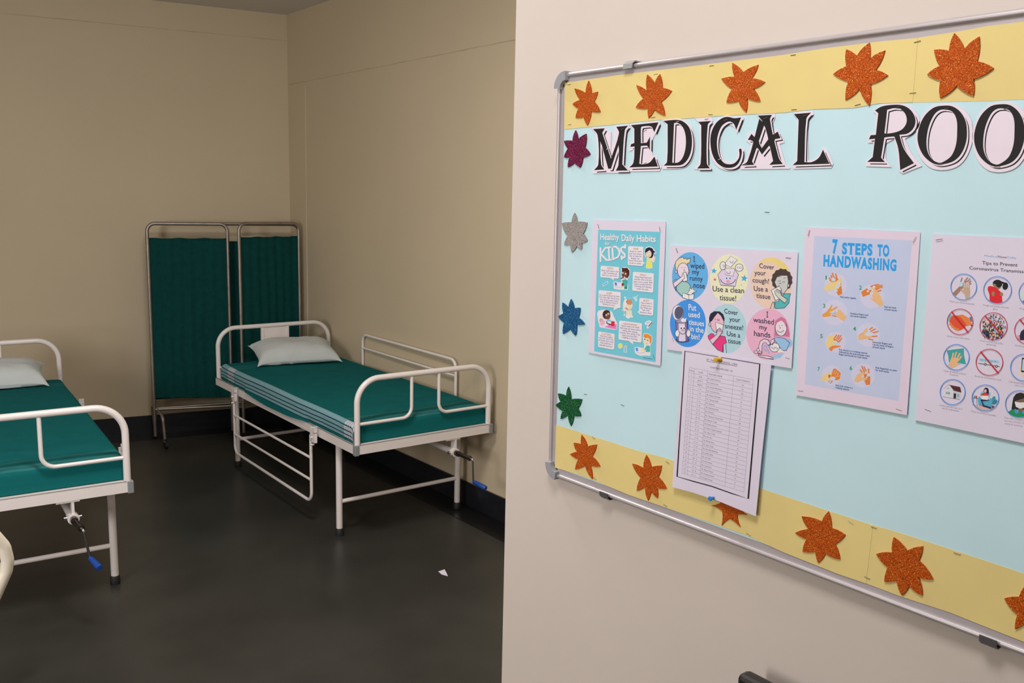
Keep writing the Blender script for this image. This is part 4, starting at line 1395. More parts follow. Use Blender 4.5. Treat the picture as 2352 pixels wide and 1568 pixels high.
star5(615, 347, 40, (70, 165, 220)); star5(1005, 442, 48, (70, 165, 230)); star5(627, 458, 23, (225, 70, 120)); star5(967, 526, 16, (240, 180, 200))
# 3 covering a cough
hp = []
for k in range(26):
    a = 2 * math.pi * k / 26
    hp.append((1490 + (128 + 12 * (k % 2)) * math.cos(a) + 0, 465 + (140 + 12 * (k % 2)) * math.sin(a)))
s.poly(hp, (72, 60, 55), 2)
drawn([(1395, 490), (1425, 425), (1470, 405), (1560, 405), (1572, 480), (1560, 580), (1505, 645), (1440, 600)], (196, 198, 196), 6, 3)
dell(1574, 535, 12, 22, (196, 198, 196), 3.5)
arc(1462, 428, 18, 9, 3.5, 5.9, 5, LN, 5); arc(1525, 445, 18, 9, 3.5, 5.9, 5, LN, 5); arc(1455, 470, 16, 8, .2, 2.9, 5, LN, 5); arc(1512, 482, 16, 8, .2, 2.9, 5, LN, 5); arc(1468, 515, 14, 10, 3.3, 6.1, 5, LN, 5)
drawn([(1380, 745), (1440, 740), (1520, 640), (1602, 640), (1585, 700), (1580, 760), (1520, 825), (1405, 832)], (84, 178, 178), 6, 2.5)
drawn([(1352, 598), (1452, 540), (1480, 580), (1490, 690), (1405, 728)], (232, 228, 238), 7, 5)
drawn([(1395, 610), (1425, 580), (1470, 600), (1480, 660), (1560, 715), (1525, 762), (1440, 690), (1405, 650)], (200, 205, 195), 6, 6)
for k in range(3):
    s.line([(1420 + 20 * k, 590 + 4 * k), (1432 + 20 * k, 630 + 4 * k)], 5, LN, 7)
s.line([(1372, 740), (1340, 832)], 6, LN, 4); s.line([(1405, 740), (1385, 832)], 6, LN, 4)
# 4 bin with a face
dell(212, 1235, 88, 30, (90, 95, 130), 2)
drawn([(122, 995), (160, 1015), (235, 1012), (272, 985), (282, 1235), (230, 1258), (170, 1255), (140, 1232)], (216, 206, 228), 6, 3)
s.poly([(125, 1000), (160, 1015), (165, 1250), (140, 1232)], (130, 115, 165), 3.2); s.poly([(240, 1010), (272, 990), (282, 1235), (250, 1250)], (120, 105, 160), 3.2)
dell(196, 995, 76, 24, (150, 150, 180), 4)
s.ell(150, 885, 70, 100, (222, 218, 235), 3, .1); s.line([(150 + 70 * math.cos(k / 4) , 885 + 98 * math.sin(k / 4)) for k in range(26)], 5, LN, 3.5); s.ell(162, 885, 54, 82, (88, 88, 115), 4, .1)
s.poly([(185, 975), (215, 950), (240, 965), (262, 945), (250, 1003), (205, 1005)], (236, 236, 246), 5)
for x in (192, 230):
    s.ell(x, 1080, 17, 25, (240, 240, 250), 5); s.ell(x + 3, 1085, 8, 13, (25, 25, 40), 6)
s.ell(216, 1112, 17, 14, (175, 165, 200), 6); arc(214, 1120, 38, 40, .2, 2.9, 7, LN, 6)
dell(143, 1152, 28, 44, (236, 230, 240), 5); dell(288, 1152, 28, 44, (236, 230, 240), 5); s.line([(150, 1110), (152, 1150)], 12, (236, 230, 240), 6); s.line([(282, 1105), (280, 1150)], 12, (236, 230, 240), 6)
# 5 covering a sneeze
dell(655, 1010, 88, 130, (226, 182, 198), 2.5)
s.poly([(556, 1010), (552, 950), (570, 895), (620, 865), (690, 868), (735, 905), (752, 960), (745, 1010), (730, 975), (705, 925), (665, 888), (625, 935), (590, 990)], (38, 38, 60), 3)
dell(562, 1035, 14, 24, (226, 182, 198), 3)
s.ell(634, 968, 5, 6, LN, 4); s.line([(660, 965), (682, 985)], 5, LN, 4); s.line([(655, 985), (690, 975)], 5, LN, 4)
drawn([(535, 1185), (580, 1150), (612, 1160), (640, 1230), (700, 1180), (757, 1190), (778, 1272), (735, 1292), (726, 1392), (660, 1360), (598, 1290), (548, 1222)], (226, 60, 128), 6, 2)
drawn([(635, 1008), (737, 1040), (722, 1150), (650, 1145)], (236, 228, 240), 6, 4)
drawn([(560, 1235), (650, 1165), (655, 1110), (690, 1080), (715, 1110), (712, 1150), (680, 1195), (600, 1290)], (222, 190, 205), 6, 5)
for k in range(3):
    s.line([(662 + 18 * k, 1095), (668 + 18 * k, 1130)], 5, LN, 6)
s.line([(735, 1295), (735, 1395)], 6, LN, 4); s.line([(768, 1285), (775, 1402)], 6, LN, 4)
# 6 washing hands
s.poly([(1395, 1070), (1402, 985), (1465, 945), (1485, 938), (1535, 965), (1565, 1050), (1590, 1150), (1588, 1200), (1530, 1190), (1420, 1185), (1388, 1182)], (200, 118, 155), 2)
dell(1478, 1072, 74, 112, (232, 214, 222), 3)
s.poly([(1405, 1060), (1408, 985), (1465, 945), (1500, 950), (1540, 990), (1552, 1090), (1515, 1010), (1480, 985), (1430, 1010)], (200, 118, 155), 3.6)
s.ell(1455, 1052, 4, 6, LN, 5); s.ell(1492, 1045, 4, 6, LN, 5); arc(1470, 1080, 8, 9, 1.5, 5, 5, LN, 5); arc(1470, 1095, 44, 40, .3, 2.8, 6, LN, 5)
drawn([(1392, 1195), (1460, 1205), (1530, 1215), (1590, 1275), (1565, 1330), (1545, 1372), (1490, 1365), (1400, 1245)], (150, 190, 238), 6, 2.6)
s.ell(1575, 1275, 50, 58, (150, 190, 238), 2.7)
s.poly([(1378, 1425), (1515, 1410), (1470, 1462), (1392, 1482)], (150, 195, 240), 2)
s.line([(1212, 1400), (1212, 1310), (1228, 1262), (1265, 1240), (1302, 1252), (1318, 1285)], 46, LN, 4); s.line([(1212, 1396), (1212, 1310), (1228, 1264), (1265, 1242), (1300, 1254), (1316, 1280)], 34, (226, 205, 220), 5)
drawn([(1340, 1290), (1350, 1235), (1390, 1215), (1390, 1250), (1370, 1300)], (226, 205, 220), 6, 4)
dell(1395, 1330, 62, 58, (238, 234, 244), 4); s.poly([(1420, 1300), (1520, 1390), (1440, 1400)], (236, 226, 236), 3.8)
for k in range(4):
    arc(1362 + 22 * k, 1320 + 14 * (k % 2), 9, 18, 0, 3, 5, LN, 5)
for x, y in ((1262, 1300), (1285, 1310), (1308, 1300), (1258, 1340), (1280, 1355), (1305, 1350), (1318, 1380)):
    s.line([(x, y), (x + 6, y + 26)], 9, (90, 170, 230), 5)
dell(1178, 1390, 50, 16, (232, 215, 225), 5); dell(1182, 1365, 14, 26, (232, 215, 225), 5.5); s.line([(1186, 1405), (1190, 1445)], 6, LN, 6); s.ell(1180, 1392, 9, 9, (210, 60, 90), 7)
drawn([(1195, 1432), (1300, 1440), (1378, 1462), (1382, 1482), (1300, 1470), (1205, 1450)], (232, 225, 235), 7, 5)
o = s.build('poster', 'white sheet with six round cartoon stickers about tissues and hand washing', 'poster', 'posters pinned to the board')
for p, a in (((140, 85), -1.1), ((1572, 178), 0), ((92, 1235), -1.1), ((1565, 1470), -.1)):
    staple(o, C3, p, a, .0045)

# seven steps to handwashing
s = Sheet(.0024, .008, 2.0)
s.c = PX
s.body([(1850, 522), (1985, 527), (2114, 533), (2100, 730), (2083, 953), (1950, 928), (1828, 907), (1838, 700)], MT['pink_paper'])
s.poly([(1870.5, 541.7), (2095, 552), (2063.4, 920.5), (1848.3, 882)], (188, 198, 224), 1)
BLU, GRN, CAP = (45, 155, 232), (40, 150, 105), (30, 62, 120)
OR_, TAN, YTAN, FOAM, DISC = (216, 125, 55), (226, 180, 130), (232, 202, 140), (202, 210, 234), (202, 202, 226)
s.c = C4
s.text('7', (584, 432), (674, 436), 224, BLU, .05, 3, res=4)
s.text('STEPS', (738, 443), (1238, 468), 180, BLU, .05, 3, lean=6, res=4)
s.text('TO', (1318, 474), (1512, 484), 182, BLU, .05, 3, lean=6, res=4)
s.text('HANDWASHING', (434, 640), (1628, 720), 180, BLU, .05, 3, lean=8, res=4)
for cx, cy_, r in ((640, 960, 185), (1230, 1140, 195), (620, 1410, 205)):
    s.ell(cx, cy_, r, r * 1.02, DISC, 2, n=36)
for t, a, b, h in (('1', (470, 868), (492, 868), 66), ('2', (1020, 1032), (1065, 1032), 70), ('3', (428, 1330), (468, 1330), 68)):
    s.text(t, a, b, h, GRN, .02, 3)
for t, a, b in (('Rub palms togethe', (715, 1162), (972, 1188)), ('Rub the back', (1435, 1325), (1632, 1345)), ('of both hands', (1430, 1365), (1638, 1388)), ('Interlace fingers and', (878, 1432), (1168, 1462)), ('rub hands together', (872, 1472), (1145, 1500))):
    s.text(t, a, b, 27, CAP, .022, 3)
s.poly([(548, 862), (650, 828), (722, 905), (742, 1060), (745, 1100), (682, 1130), (640, 1060)], OR_, 3)
for a, b in (((563, 805), (578, 855)), ((583, 768), (614, 845)), ((637, 778), (655, 835)), ((535, 842), (552, 885))):
    s.line([a, b], 24, OR_, 3.2)
s.poly([(445, 1000), (485, 955), (530, 918), (600, 908), (650, 895), (715, 838), (735, 860), (728, 905), (690, 1018), (640, 1032), (560, 1040), (510, 1045), (480, 1075)], YTAN, 4)
for x, y, r in ((600, 868, 30), (665, 985, 26), (690, 925, 20), (645, 1050, 22), (705, 965, 16)):
    s.ell(x, y, r * 1.2, r, FOAM, 5)
s.poly([(1055, 1070), (1160, 1003), (1230, 958), (1330, 940), (1405, 972), (1395, 995), (1330, 1030), (1240, 1090), (1190, 1112), (1080, 1150)], OR_, 3)
for a, b in (((1290, 990), (1390, 965)), ((1300, 1015), (1395, 990)), ((1320, 1065), (1375, 1045))):
    s.line([a, b], 26, OR_, 3.2)
s.line([(1270, 985), (1380, 958)], 4, (240, 200, 160), 3.6); s.line([(1290, 1005), (1390, 985)], 4, (240, 200, 160), 3.6)
s.poly([(1212, 1000), (1250, 985), (1300, 1040), (1330, 1080), (1385, 1160), (1418, 1270), (1365, 1312), (1320, 1268), (1240, 1212), (1200, 1172), (1250, 1178), (1225, 1120)], TAN, 4)
for x, y, r in ((1190, 1010, 30), (1265, 990, 22), (1165, 1060, 18), (1225, 1092, 26), (1245, 1040, 16)):
    s.ell(x, y, r * 1.1, r, FOAM, 5)
s.poly([(415, 1440), (480, 1400), (540, 1330), (572, 1275), (584, 1290), (562, 1360), (620, 1325), (682, 1305), (665, 1330), (600, 1372), (570, 1440), (535, 1472), (430, 1482)], (228, 155, 66), 3)
s.poly([(640, 1385), (700, 1348), (745, 1400), (815, 1478), (768, 1552), (690, 1502), (630, 1455)], TAN, 4)
for x, y, r in ((600, 1410, 40), (645, 1390, 26), (560, 1400, 18), (575, 1440, 20)):
    s.ell(x, y, r, r * .8, FOAM, 5)
s.line([(560, 1450), (640, 1470)], 16, OR_, 4.5); s.line([(600, 1420), (630, 1425)], 10, OR_, 6)
s.c = C5
for cx, cy_, r in ((1140, 320, 175), (650, 430, 155), (590, 930, 150), (1060, 930, 180)):
    s.ell(cx, cy_, r, r * 1.02, DISC, 2, n=36)
for t, a, b, h in (('4', (910, 255), (955, 258), 64), ('5', (417, 365), (455, 367), 62), ('7', (377, 858), (412, 860), 60), ('6', (858, 845), (898, 847), 62)):
    s.text(t, a, b, h, GRN, .02, 3)
for t, a, b in (('Interlock fingers and', (1203, 438), (1493, 472)), ('rub the back of fingers', (1203, 474), (1518, 512)), ('of both hands', (1200, 511), (1388, 534)),
                ('Rub thumb in a rotating manner', (700, 549), (1128, 607)), ('followed by the area between index', (700, 584), (1163, 650)), ('finger and thumb for both hands', (697, 619), (1122, 680)),
                ('Rub fingertips on palm', (1250, 820), (1570, 868)), ('for both hands', (1247, 856), (1448, 888)), ('Rub both wrists in a', (650, 1085), (902, 1127)), ('rotating manner.', (645, 1118), (858, 1155))):
    s.text(t, a, b, 26, CAP, .022, 3)
s.poly([(982, 345), (1000, 318), (1060, 280), (1112, 208), (1125, 225), (1130, 262), (1110, 312), (1190, 335), (1215, 350), (1150, 370), (1080, 385), (1000, 398)], TAN, 3)
for a, b in (((1155, 242), (1198, 208)), ((1170, 268), (1243, 230)), ((1195, 293), (1286, 266)), ((1205, 342), (1268, 338)), ((1145, 380), (1208, 394))):
    s.line([a, b], 18, OR_, 4)
s.line([(1002, 325), (1060, 290)], 5, OR_, 4)
s.ell(1150, 308, 68, 30, FOAM, 5); s.ell(1150, 262, 22, 20, FOAM, 5)
s.poly([(498, 462), (535, 340), (600, 318), (645, 325), (612, 430), (660, 482), (600, 490), (555, 520)], (230, 202, 135), 3)
for a, b in (((628, 370), (664, 322)), ((652, 388), (698, 325)), ((676, 402), (732, 325)), ((700, 418), (740, 372))):
    s.line([a, b], 19, (222, 125, 70), 4)
s.poly([(612, 370), (722, 420), (665, 452), (628, 425)], OR_, 4.2); s.line([(640, 380), (700, 412)], 4, (245, 205, 170), 5)
s.ell(645, 425, 26, 20, FOAM, 5); s.ell(675, 440, 18, 14, FOAM, 5)
s.poly([(550, 515), (600, 482), (660, 478), (730, 488), (725, 498), (650, 515), (615, 522), (592, 565), (552, 545)], (224, 130, 55), 4)
s.poly([(1070, 905), (1160, 900), (1168, 985), (1165, 1066), (1105, 1070), (1080, 1005)], OR_, 3)
for a, b in (((1018, 845), (1052, 888)), ((1042, 792), (1082, 880)), ((1076, 800), (1112, 872)), ((1141, 832), (1146, 888))):
    s.line([a, b], 20, OR_, 3.2)
s.line([(1030, 820), (1068, 885)], 4, (245, 205, 170), 4); s.line([(1060, 800), (1096, 876)], 4, (245, 205, 170), 4)
s.poly([(928, 1012), (965, 925), (1000, 895), (1045, 884), (1112, 902), (1062, 912), (1070, 955), (1130, 985), (1080, 1000), (1030, 1000), (978, 1036)], TAN, 4)
for x, y, r in ((1060, 940, 16), (1110, 880, 16), (1140, 920, 24), (1115, 955, 14)):
    s.ell(x, y, r, r, FOAM, 5)
s.poly([(425, 1000), (455, 935), (490, 902), (560, 882), (592, 900), (560, 955), (590, 990), (540, 1000), (482, 1000), (465, 1030)], (230, 202, 135), 3)
s.poly([(582, 935), (612, 830), (640, 822), (680, 850), (725, 890), (712, 975), (690, 992), (650, 1000), (600, 965)], (222, 130, 55), 4)
for a, b in (((640, 850), (620, 905)), ((668, 862), (645, 910)), ((695, 885), (672, 925))):
    s.line([a, b], 5, (245, 210, 170), 5)
s.line([(650, 940), (705, 935)], 6, (245, 210, 170), 5)
s.poly([(535, 925), (560, 912), (580, 930), (565, 960), (545, 965)], (212, 100, 45), 4.2); s.poly([(535, 1010), (608, 1005), (590, 1035), (570, 1048)], (214, 110, 55), 4.2)
s.ell(610, 970, 38, 24, FOAM, 5); s.ell(570, 1022, 14, 12, FOAM, 5)
o = s.build('poster', 'blue printed seven steps to handwashing poster with orange hands', 'poster', 'posters pinned to the board')
for c, p, a in ((C4, (200, 105), 1.35), (C4, (1925, 215), 1.1), (C5, (128, 1160), .1), (C5, (1600, 1443), -.15)):
    staple(o, c, p, a, .0045)

# coronavirus tips
s = Sheet(.0024, .008, 2.0)
a_, b_ = wp(2143.3, 537, .0024), wp(2103, 963.6, .0024)
up_ = a_ - b_
rt = Vector((0, -up_.z, up_.y)).normalized() * up_.length * .715
m = s.m
def tips_body():
    W = [a_, a_ + rt, b_ + rt, b_]
    for v in W:
        v.x = XB - (.0024 + .008 * max(0, 2.0 - v.z))
    B = [Vector((v.x + .0004, v.y, v.z)) for v in W]
    m.add(W + B, [(0, 1, 2, 3), (7, 6, 5, 4)] + [(i, (i + 1) % 4, 4 + (i + 1) % 4, 4 + i) for i in range(4)], MT['white_paper'])
tips_body()
DK, GRY, RED, BL2 = (52, 46, 62), (138, 132, 150), (190, 45, 78), (72, 142, 214)
s.c = C6
s.text('Medical', (1052, 386), (1252, 402), 30, (95, 165, 220), 0., 2)
s.text('News', (1258, 402), (1386, 412), 34, (80, 50, 65), .004, 2)
s.text('Today', (1392, 410), (1532, 420), 32, (95, 165, 220), .004, 2)
s.text('Tips to Prevent', (1018, 503), (1550, 537), 54, DK, .008, 2, res=3)
s.text('Coronavirus Transmission', (825, 578), (1748, 642), 52, DK, .008, 2, res=3)
def ring(cx, cy_, rx, ry, col, slash=None):
    s.ell(cx, cy_, rx, ry, col, 28, n=56, hole=1 - 10 / rx)
    if slash:
        s.line(slash, 17, (190, 32, 40), 30)
ring(740, 840, 198, 200, BL2); ring(1247, 887, 213, 207, BL2); ring(1775, 935, 212, 208, BL2)
ring(685, 1363, 198, 197, RED, [(560, 1215), (805, 1520)]); ring(1187, 1430, 209, 208, RED, [(1060, 1275), (1325, 1572)]); ring(1712, 1495, 214, 210, RED, [(1582, 1330), (1850, 1650)])
for t, a, b in (('Wash your hands frequently', (528, 1068), (902, 1112)), ('Cough and sneeze into the', (1028, 1122), (1416, 1165)), ('elbow', (1175, 1180), (1256, 1190)), ('Drop used tissues in a bin', (1580, 1175), (1950, 1218))):
    s.text(t, a, b, 27, GRY, 0, 2)
# hands with soap
BR = (158, 122, 108)
s.poly([(575, 935), (680, 830), (742, 770), (800, 740), (760, 820), (720, 870), (622, 980)], BR, 3)
for a, b in (((700, 760), (715, 708)), ((755, 755), (800, 705)), ((800, 760), (834, 722)), ((822, 778), (846, 752)), ((832, 800), (848, 788))):
    s.line([a, b], 19, BR, 3.2)
s.poly([(685, 862), (722, 885), (738, 900), (730, 790), (745, 775), (828, 790), (838, 930), (832, 1012), (768, 1024), (755, 955), (715, 915)], (190, 165, 142), 4)
for x in (755, 785, 812):
    s.line([(x, 770), (x + 4, 850)], 6, (222, 214, 222), 5)
s.ell(700, 802, 28, 36, (178, 212, 232), 5)
# cough into the elbow
s.ell(1365, 830, 42, 56, (24, 26, 30), 3, .2); s.line([(1300, 770), (1345, 785)], 30, (24, 26, 30), 3)
s.ell(1248, 792, 72, 60, (24, 26, 30), 3.3); s.poly([(1180, 790), (1240, 800), (1300, 850), (1260, 880), (1195, 840)], (140, 122, 82), 4); s.ell(1270, 800, 45, 50, (24, 26, 30), 4.3)
s.poly([(1098, 875), (1108, 835), (1140, 825), (1200, 840), (1262, 885), (1312, 930), (1320, 1070), (1260, 1088), (1190, 1080), (1130, 1045), (1128, 960)], (214, 36, 46), 5)
s.ell(1183, 945, 23, 36, (146, 128, 88), 6); s.ell(1308, 950, 24, 28, (146, 128, 88), 6)
s.poly([(1580, 960), (1630, 900), (1760, 880), (1760, 1060), (1640, 1020), (1600, 1000)], (196, 216, 210), 3); s.line([(1640, 1058), (1760, 1085)], 30, (120, 110, 100), 4)
# no handshake
s.poly([(505, 1362), (530, 1255), (565, 1265), (536, 1345)], (96, 190, 200), 3); s.poly([(826, 1295), (856, 1284), (872, 1360), (850, 1362)], (60, 130, 180), 3); s.poly([(838, 1405), (872, 1410), (862, 1440)], (30, 30, 50), 3)
s.poly([(620, 1272), (722, 1254), (832, 1312), (862, 1400), (785, 1432), (740, 1400), (690, 1330)], (230, 128, 66), 4)
s.poly([(525, 1362), (545, 1300), (572, 1270), (640, 1268), (700, 1300), (780, 1400), (762, 1450), (700, 1488), (640, 1492), (560, 1420)], (216, 80, 50), 5)
for x, y in ((545, 1400), (575, 1435), (610, 1465), (650, 1480)):
    s.ell(x, y, 26, 20, (236, 130, 66), 6, .7)
# crowd
rr = random.Random(3)
PALC = [(40, 40, 55), (60, 62, 80), (150, 190, 225), (230, 190, 70), (235, 235, 240), (120, 60, 60), (90, 150, 110), (225, 120, 70), (235, 170, 190), (60, 100, 170), (30, 34, 44), (45, 50, 70)]
for k in range(190):
    a, r = rr.random() * 6.283, math.sqrt(rr.random()) * 180
    x, y = 1187 + r * math.cos(a), 1430 + r * math.sin(a)
    hgt = 16 + 26 * (y - 1230) / 400
    cc = rr.choice(PALC)
    s.poly([(x - hgt * .3, y), (x + hgt * .3, y + 1), (x + hgt * .25, y + hgt), (x - hgt * .25, y + hgt)], cc, 3 + .1 * k)
    s.ell(x, y - hgt * .2, hgt * .2, hgt * .22, rr.choice([(40, 34, 34), (215, 175, 150), (60, 40, 36)]), 3.05 + .1 * k, n=8)
    if y > 1500 and k % 2:
        s.line([(x - 4, y + hgt), (x - 5, min(1615, y + hgt * 2.2))], 7, (30, 36, 55), 3.05 + .1 * k)
# no touching the face
s.poly([(1560, 1640), (1600, 1510), (1660, 1460), (1760, 1440), (1820, 1520), (1800, 1640)], (36, 38, 66), 3); s.poly([(1545, 1560), (1580, 1560), (1585, 1640), (1545, 1640)], (228, 150, 150), 4)
s.c = C7
ring(582, 362, 182, 182, BL2); ring(1040, 432, 190, 187, RED, [(920, 287), (1160, 580)]); ring(1518, 505, 190, 190, BL2)
ring(530, 844, 178, 180, BL2); ring(984, 926, 190, 185, BL2); ring(1452, 1010, 195, 190, BL2)
for t, a, b in (('Avoid contact with others', (455, 80), (768, 122)), ('Avoid crowds and public', (912, 143), (1228, 187)), ('gatherings', (1000, 190), (1135, 210)), ('Avoid touching your face', (1395, 208), (1720, 255)),
                ('Clean all shared surfaces', (408, 560), (712, 608)), ('frequently', (490, 608), (610, 628)), ('Avoid all nonessential travel', (838, 633), (1200, 690)), ('Call ahead before visiting a', (1310, 710), (1680, 768)), ('clinic, or hospital', (1390, 760), (1610, 792)),
                ('Isolate yourself if sick or at', (352, 1036), (665, 1092)), ('risk of complications', (382, 1078), (622, 1120)), ('Work from home if possible', (785, 1120), (1132, 1185)), ('Only wear a mask if you are', (1245, 1208), (1610, 1262)), ('sick, have COVID-19, or are', (1245, 1250), (1610, 1303)), ('caring for someone', (1250, 1290), (1500, 1328))):
    s.text(t, a, b, 25, GRY, 0, 2)
# cloth and hand
s.poly([(447, 270), (560, 252), (685, 240), (688, 330), (716, 460), (600, 445), (480, 432), (472, 350)], (62, 160, 158), 3)
for a, b in (((520, 395), (540, 308)), ((558, 375), (583, 294)), ((592, 385), (630, 312)), ((612, 405), (652, 352))):
    s.line([a, b], 21, (226, 180, 132), 4)
s.poly([(468, 478), (495, 420), (512, 372), (605, 372), (620, 395), (592, 440), (655, 448), (600, 472), (545, 500), (520, 516)], (226, 180, 132), 4.2)
# bus
s.poly([(888, 402), (900, 372), (1168, 408), (1184, 440), (1186, 496), (1100, 490), (890, 450)], (208, 208, 216), 3); s.poly([(900, 376), (1170, 410), (1178, 448), (898, 410)], (150, 196, 226), 4); s.line([(890, 448), (1180, 492)], 9, (70, 72, 84), 4)
for x in (940, 985, 1030, 1075, 1120):
    s.line([(x, 384 + (x - 900) * .13), (x, 412 + (x - 900) * .13)], 6, (90, 120, 150), 5)
for x, y in ((983, 460), (1138, 488)):
    s.ell(x, y, 18, 18, (40, 40, 50), 5); s.ell(x, y, 9, 9, (210, 210, 218), 6)
# phone
s.poly([(1465, 540), (1480, 470), (1500, 600), (1620, 600), (1600, 660), (1490, 620)], (232, 206, 150), 3); s.poly([(1492, 368), (1605, 384), (1592, 582), (1478, 566)], (28, 28, 34), 4); s.poly([(1502, 390), (1598, 402), (1586, 560), (1488, 545)], (172, 206, 240), 5)
# house
s.poly([(402, 905), (412, 800), (480, 738), (540, 822), (535, 935)], (214, 212, 220), 3); s.poly([(538, 822), (645, 850), (632, 948), (535, 936)], (200, 200, 208), 3); s.poly([(486, 745), (635, 775), (652, 852), (542, 825)], (80, 36, 42), 4); s.line([(408, 798), (480, 738), (545, 825)], 7, (170, 168, 176), 5)
s.poly([(547, 860), (580, 866), (576, 936), (542, 931)], (40, 40, 58), 4); s.poly([(440, 838), (495, 848), (492, 882), (438, 872)], (120, 170, 186), 4); s.line([(466, 842), (465, 878)], 5, WHT, 5); s.poly([(598, 870), (620, 876), (616, 916), (596, 912)], (120, 170, 186), 4); s.poly([(458, 780), (482, 784), (480, 808), (457, 804)], (150, 190, 206), 4); s.line([(400, 908), (632, 950)], 6, (150, 150, 160), 5)
# working at home in an armchair
s.poly([(835, 1022), (900, 1040), (1062, 1060), (1120, 1050), (1070, 1095), (990, 1110), (900, 1085)], (206, 178, 172), 2)
s.ell(985, 880, 72, 60, (130, 196, 210), 3); s.poly([(876, 930), (905, 905), (930, 935), (1040, 950), (1055, 925), (1082, 945), (1066, 1055), (888, 1022)], (86, 168, 200), 3.5)
s.line([(824, 930), (812, 1030)], 5, (60, 50, 60), 3); s.line([(865, 935), (870, 1040)], 5, (60, 50, 60), 3); s.line([(815, 925), (875, 932)], 8, (90, 70, 80), 3); s.poly([(828, 895), (845, 892), (848, 925), (830, 924)], (60, 140, 150), 4); s.poly([(852, 893), (870, 900), (868, 928), (852, 926)], (190, 60, 70), 4)
s.ell(1095, 960, 30, 60, (60, 150, 165), 3, .3); s.ell(1115, 985, 28, 42, (50, 130, 150), 3.2, .8); s.poly([(1068, 1030), (1110, 1035), (1102, 1070), (1074, 1068)], (110, 70, 80), 4)
s.ell(996, 825, 36, 42, (42, 40, 80), 4); s.ell(1012, 860, 22, 34, (42, 40, 80), 4); s.ell(985, 830, 17, 24, (236, 190, 170), 5)
s.poly([(928, 872), (960, 855), (1020, 862), (1032, 905), (920, 895)], (214, 60, 60), 5); s.poly([(930, 893), (1030, 898), (1020, 955), (932, 945)], (234, 230, 240), 6)
s.line([(1025, 955), (930, 960), (955, 1020)], 22, (40, 44, 78), 5); s.line([(960, 1035), (1055, 1065)], 24, (40, 44, 78), 5); s.line([(892, 1022), (970, 1045)], 8, (200, 70, 90), 5)
# face mask
s.poly([(1345, 1088), (1358, 1000), (1372, 920), (1410, 868), (1470, 852), (1530, 868), (1562, 930), (1575, 1100)], (36, 34, 36), 3)
s.poly([(1395, 970), (1520, 930), (1545, 985), (1530, 1060), (1500, 1080), (1500, 1130), (1440, 1130), (1438, 1075), (1400, 1030)], (122, 96, 80), 4)
s.poly([(1300, 1120), (1340, 1092), (1398, 1080), (1440, 1110), (1500, 1110), (1570, 1090), (1600, 1170), (1540, 1195), (1450, 1200), (1360, 1170)], (30, 142, 84), 4.5)
s.poly([(1390, 978), (1470, 990), (1548, 985), (1535, 1055), (1470, 1076), (1408, 1050)], (236, 230, 238), 6); s.poly([(1385, 1110), (1405, 1075), (1450, 1130), (1412, 1150)], (70, 150, 220), 6); s.poly([(1490, 1130), (1520, 1080), (1545, 1110), (1515, 1150)], (70, 150, 220), 6)
o = s.build('poster', 'white coronavirus tips poster with rows of round icons at the right edge', 'poster', 'posters pinned to the board')
for c, p, a in ((C6, (372, 130), .2), (C7, (190, 1097), -.15)):
    staple(o, c, p, a, .0045)

# class list
s = Sheet(.0062, .012, 1.95)
s.c = P8
s.body([(105, 45), (480, 108), (885, 185), (850, 540), (800, 1000), (750, 1512), (600, 1452), (420, 1378), (200, 1305), (15, 1255), (40, 900), (75, 450)], MT['white_paper'])
s.line([(127, 62), (785, 175), (683, 1358), (540, 1312), (360, 1248), (200, 1205), (58, 1163)], 9, (25, 24, 28), 2, True)
TXT, RUL = (78, 72, 92), (130, 124, 142)
s.c = C8
s.text('ST. THOMAS SCHOOL, LONI', (494, 222), (1040, 310), 42, (60, 56, 72), .004, 2); s.line([(492, 231), (1038, 321)], 5, (60, 56, 72), 2)
s.text('CLASS TEACHERS (2021 - 22)', (556, 350), (963, 422), 30, TXT, .004, 2)
s.c = P8
TQ = [(165, 205), (728, 312), (645, 1298), (103, 1135)]
def tq(u, v):
    a, b, c, d = TQ
    return tuple((a[i] * (1 - u) + b[i] * u) * (1 - v) + (d[i] * (1 - u) + c[i] * u) * v for i in (0, 1))
ROWS = '''S.No|CLASS|TEACHER'S NAME|CLASS STRENGTH
1|NUR|Ms. Sakshi Asthana|40
2|PREP A|Ms. Smita Dutta|33
3|PREP B|Ms. Monika Bhardwaj|28
4|I - A|Ms. Surly Abraham|37
5|I - B|Ms. Rashmi Narsalay|36
6|I - C|Ms. Tapasya Singh|37
7|II - A|Ms. Shaleena|35
8|II - B|Ms. Sushmita Kohli|37
9|II - C|Ms. Monisha|36
10|III - A|Ms. Tabassum Fatima Rizvi|28
11|III - B|Ms. Bhawna Tyagi|31
12|III - C|Ms. Shikha Sharma|33
13|IV - A|Ms. Sharin Mariam Samuel|41
14|IV - B|Ms. Vidya V Nair|40
15|V - A|Ms. Anu Atri|31
16|V - B|Ms. Ranjan Kaur|34
17|VI - A|Ms. Anita Tyagi|26
18|VI - B|Ms. Samridhi Budhiraja|23
19|VII - A|Ms. Bushra Rizvi|33
20|VII - B|Ms. Lipu Shijo|23
21|VIII - A|Ms. Ekta Katoju|40
22|IX - A|Ms. Ceeju John|26
23|XI - A|Mr. Rajeev Prasad|27
24|XI - B|Ms. Priyanka Jaiswal|8
25|XI - C|Ms. Angel George|5'''.split('\n')
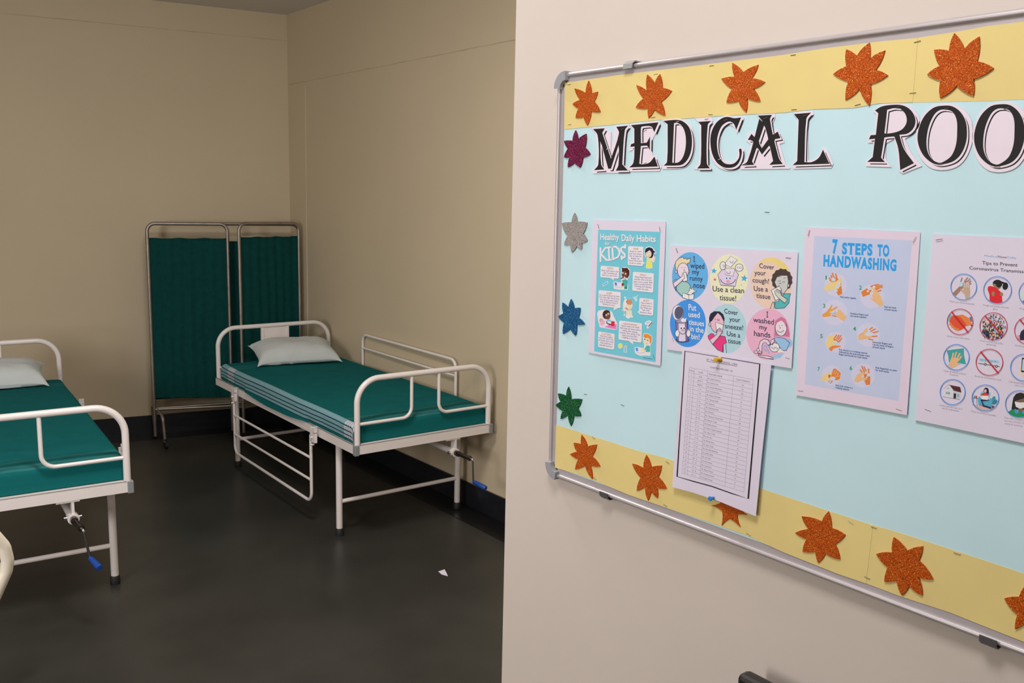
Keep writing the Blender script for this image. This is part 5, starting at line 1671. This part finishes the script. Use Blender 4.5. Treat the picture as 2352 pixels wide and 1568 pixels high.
vv = [0, .047] + [.047 + .03812 * k for k in range(1, 26)]
uu = [0, .081, .285, .692, 1]
for v in vv:
    s.line([tq(0, v), tq(1, v)], 1.8, RUL, 2)
for u in uu:
    s.line([tq(u, 0), tq(u, 1)], 1.8, RUL, 2)
for r_, row in enumerate(ROWS):
    v = vv[r_] + (vv[r_ + 1] - vv[r_]) * .70
    for k, t in enumerate(row.split('|')):
        glyphs(t, 0., 2)
        wd = _tw[(t, 0., 2)] * (.0262 if r_ else .0275)
        if not r_ and k == 0:
            wd = .066
        cw = uu[k + 1] - uu[k]
        u0 = uu[k] + .015 if k == 2 else uu[k] + (cw - wd) / 2
        s.text(t, tq(u0, v), tq(u0 + wd, v), 12.5 if r_ else 13.5, TXT, 0., 2, res=2)
o = s.build('class_list', 'white typed class list in a black border hanging from a yellow pin', 'paper', 'posters pinned to the board')

def pin(px, py, mt, label):
    """push pin: foot flange, waist and cap, standing out from the paper"""
    p = wp(px, py, .009)
    m = MB()
    n = 16
    prof = [(.0, .0002), (.0052, .0002), (.0056, .0012), (.0050, .0022), (.0026, .0036), (.0024, .0085), (.0034, .0105), (.0046, .0115), (.0049, .0130), (.0044, .0143), (.0, .0147)]
    vs, fs = [], []
    for r, h in prof:
        for k in range(n):
            a = 2 * math.pi * k / n
            vs.append((p.x - h, p.y + r * math.cos(a), p.z + r * math.sin(a)))
    for i in range(len(prof) - 1):
        for k in range(n):
            fs.append((i * n + k, i * n + (k + 1) % n, (i + 1) * n + (k + 1) % n, (i + 1) * n + k))
    m.add(vs, fs, mt, True)
    o = m.build('push_pin', center=True)
    tag(o, label, 'push pin', 'push pins')
pin(1654, 825, MT['yellow_pin'], 'yellow push pin at the top of the class list')
pin(1641, 1142, MT['blue_pin'], 'blue push pin at the bottom of the class list')
# a paint chip dot of wall damage is left out; wall edge
for o in D.objects:
    if o.type == 'MESH' and any(p.use_smooth for p in o.data.polygons):
        try:
            o.data.set_sharp_from_angle(angle=math.radians(50))
        except Exception:
            pass
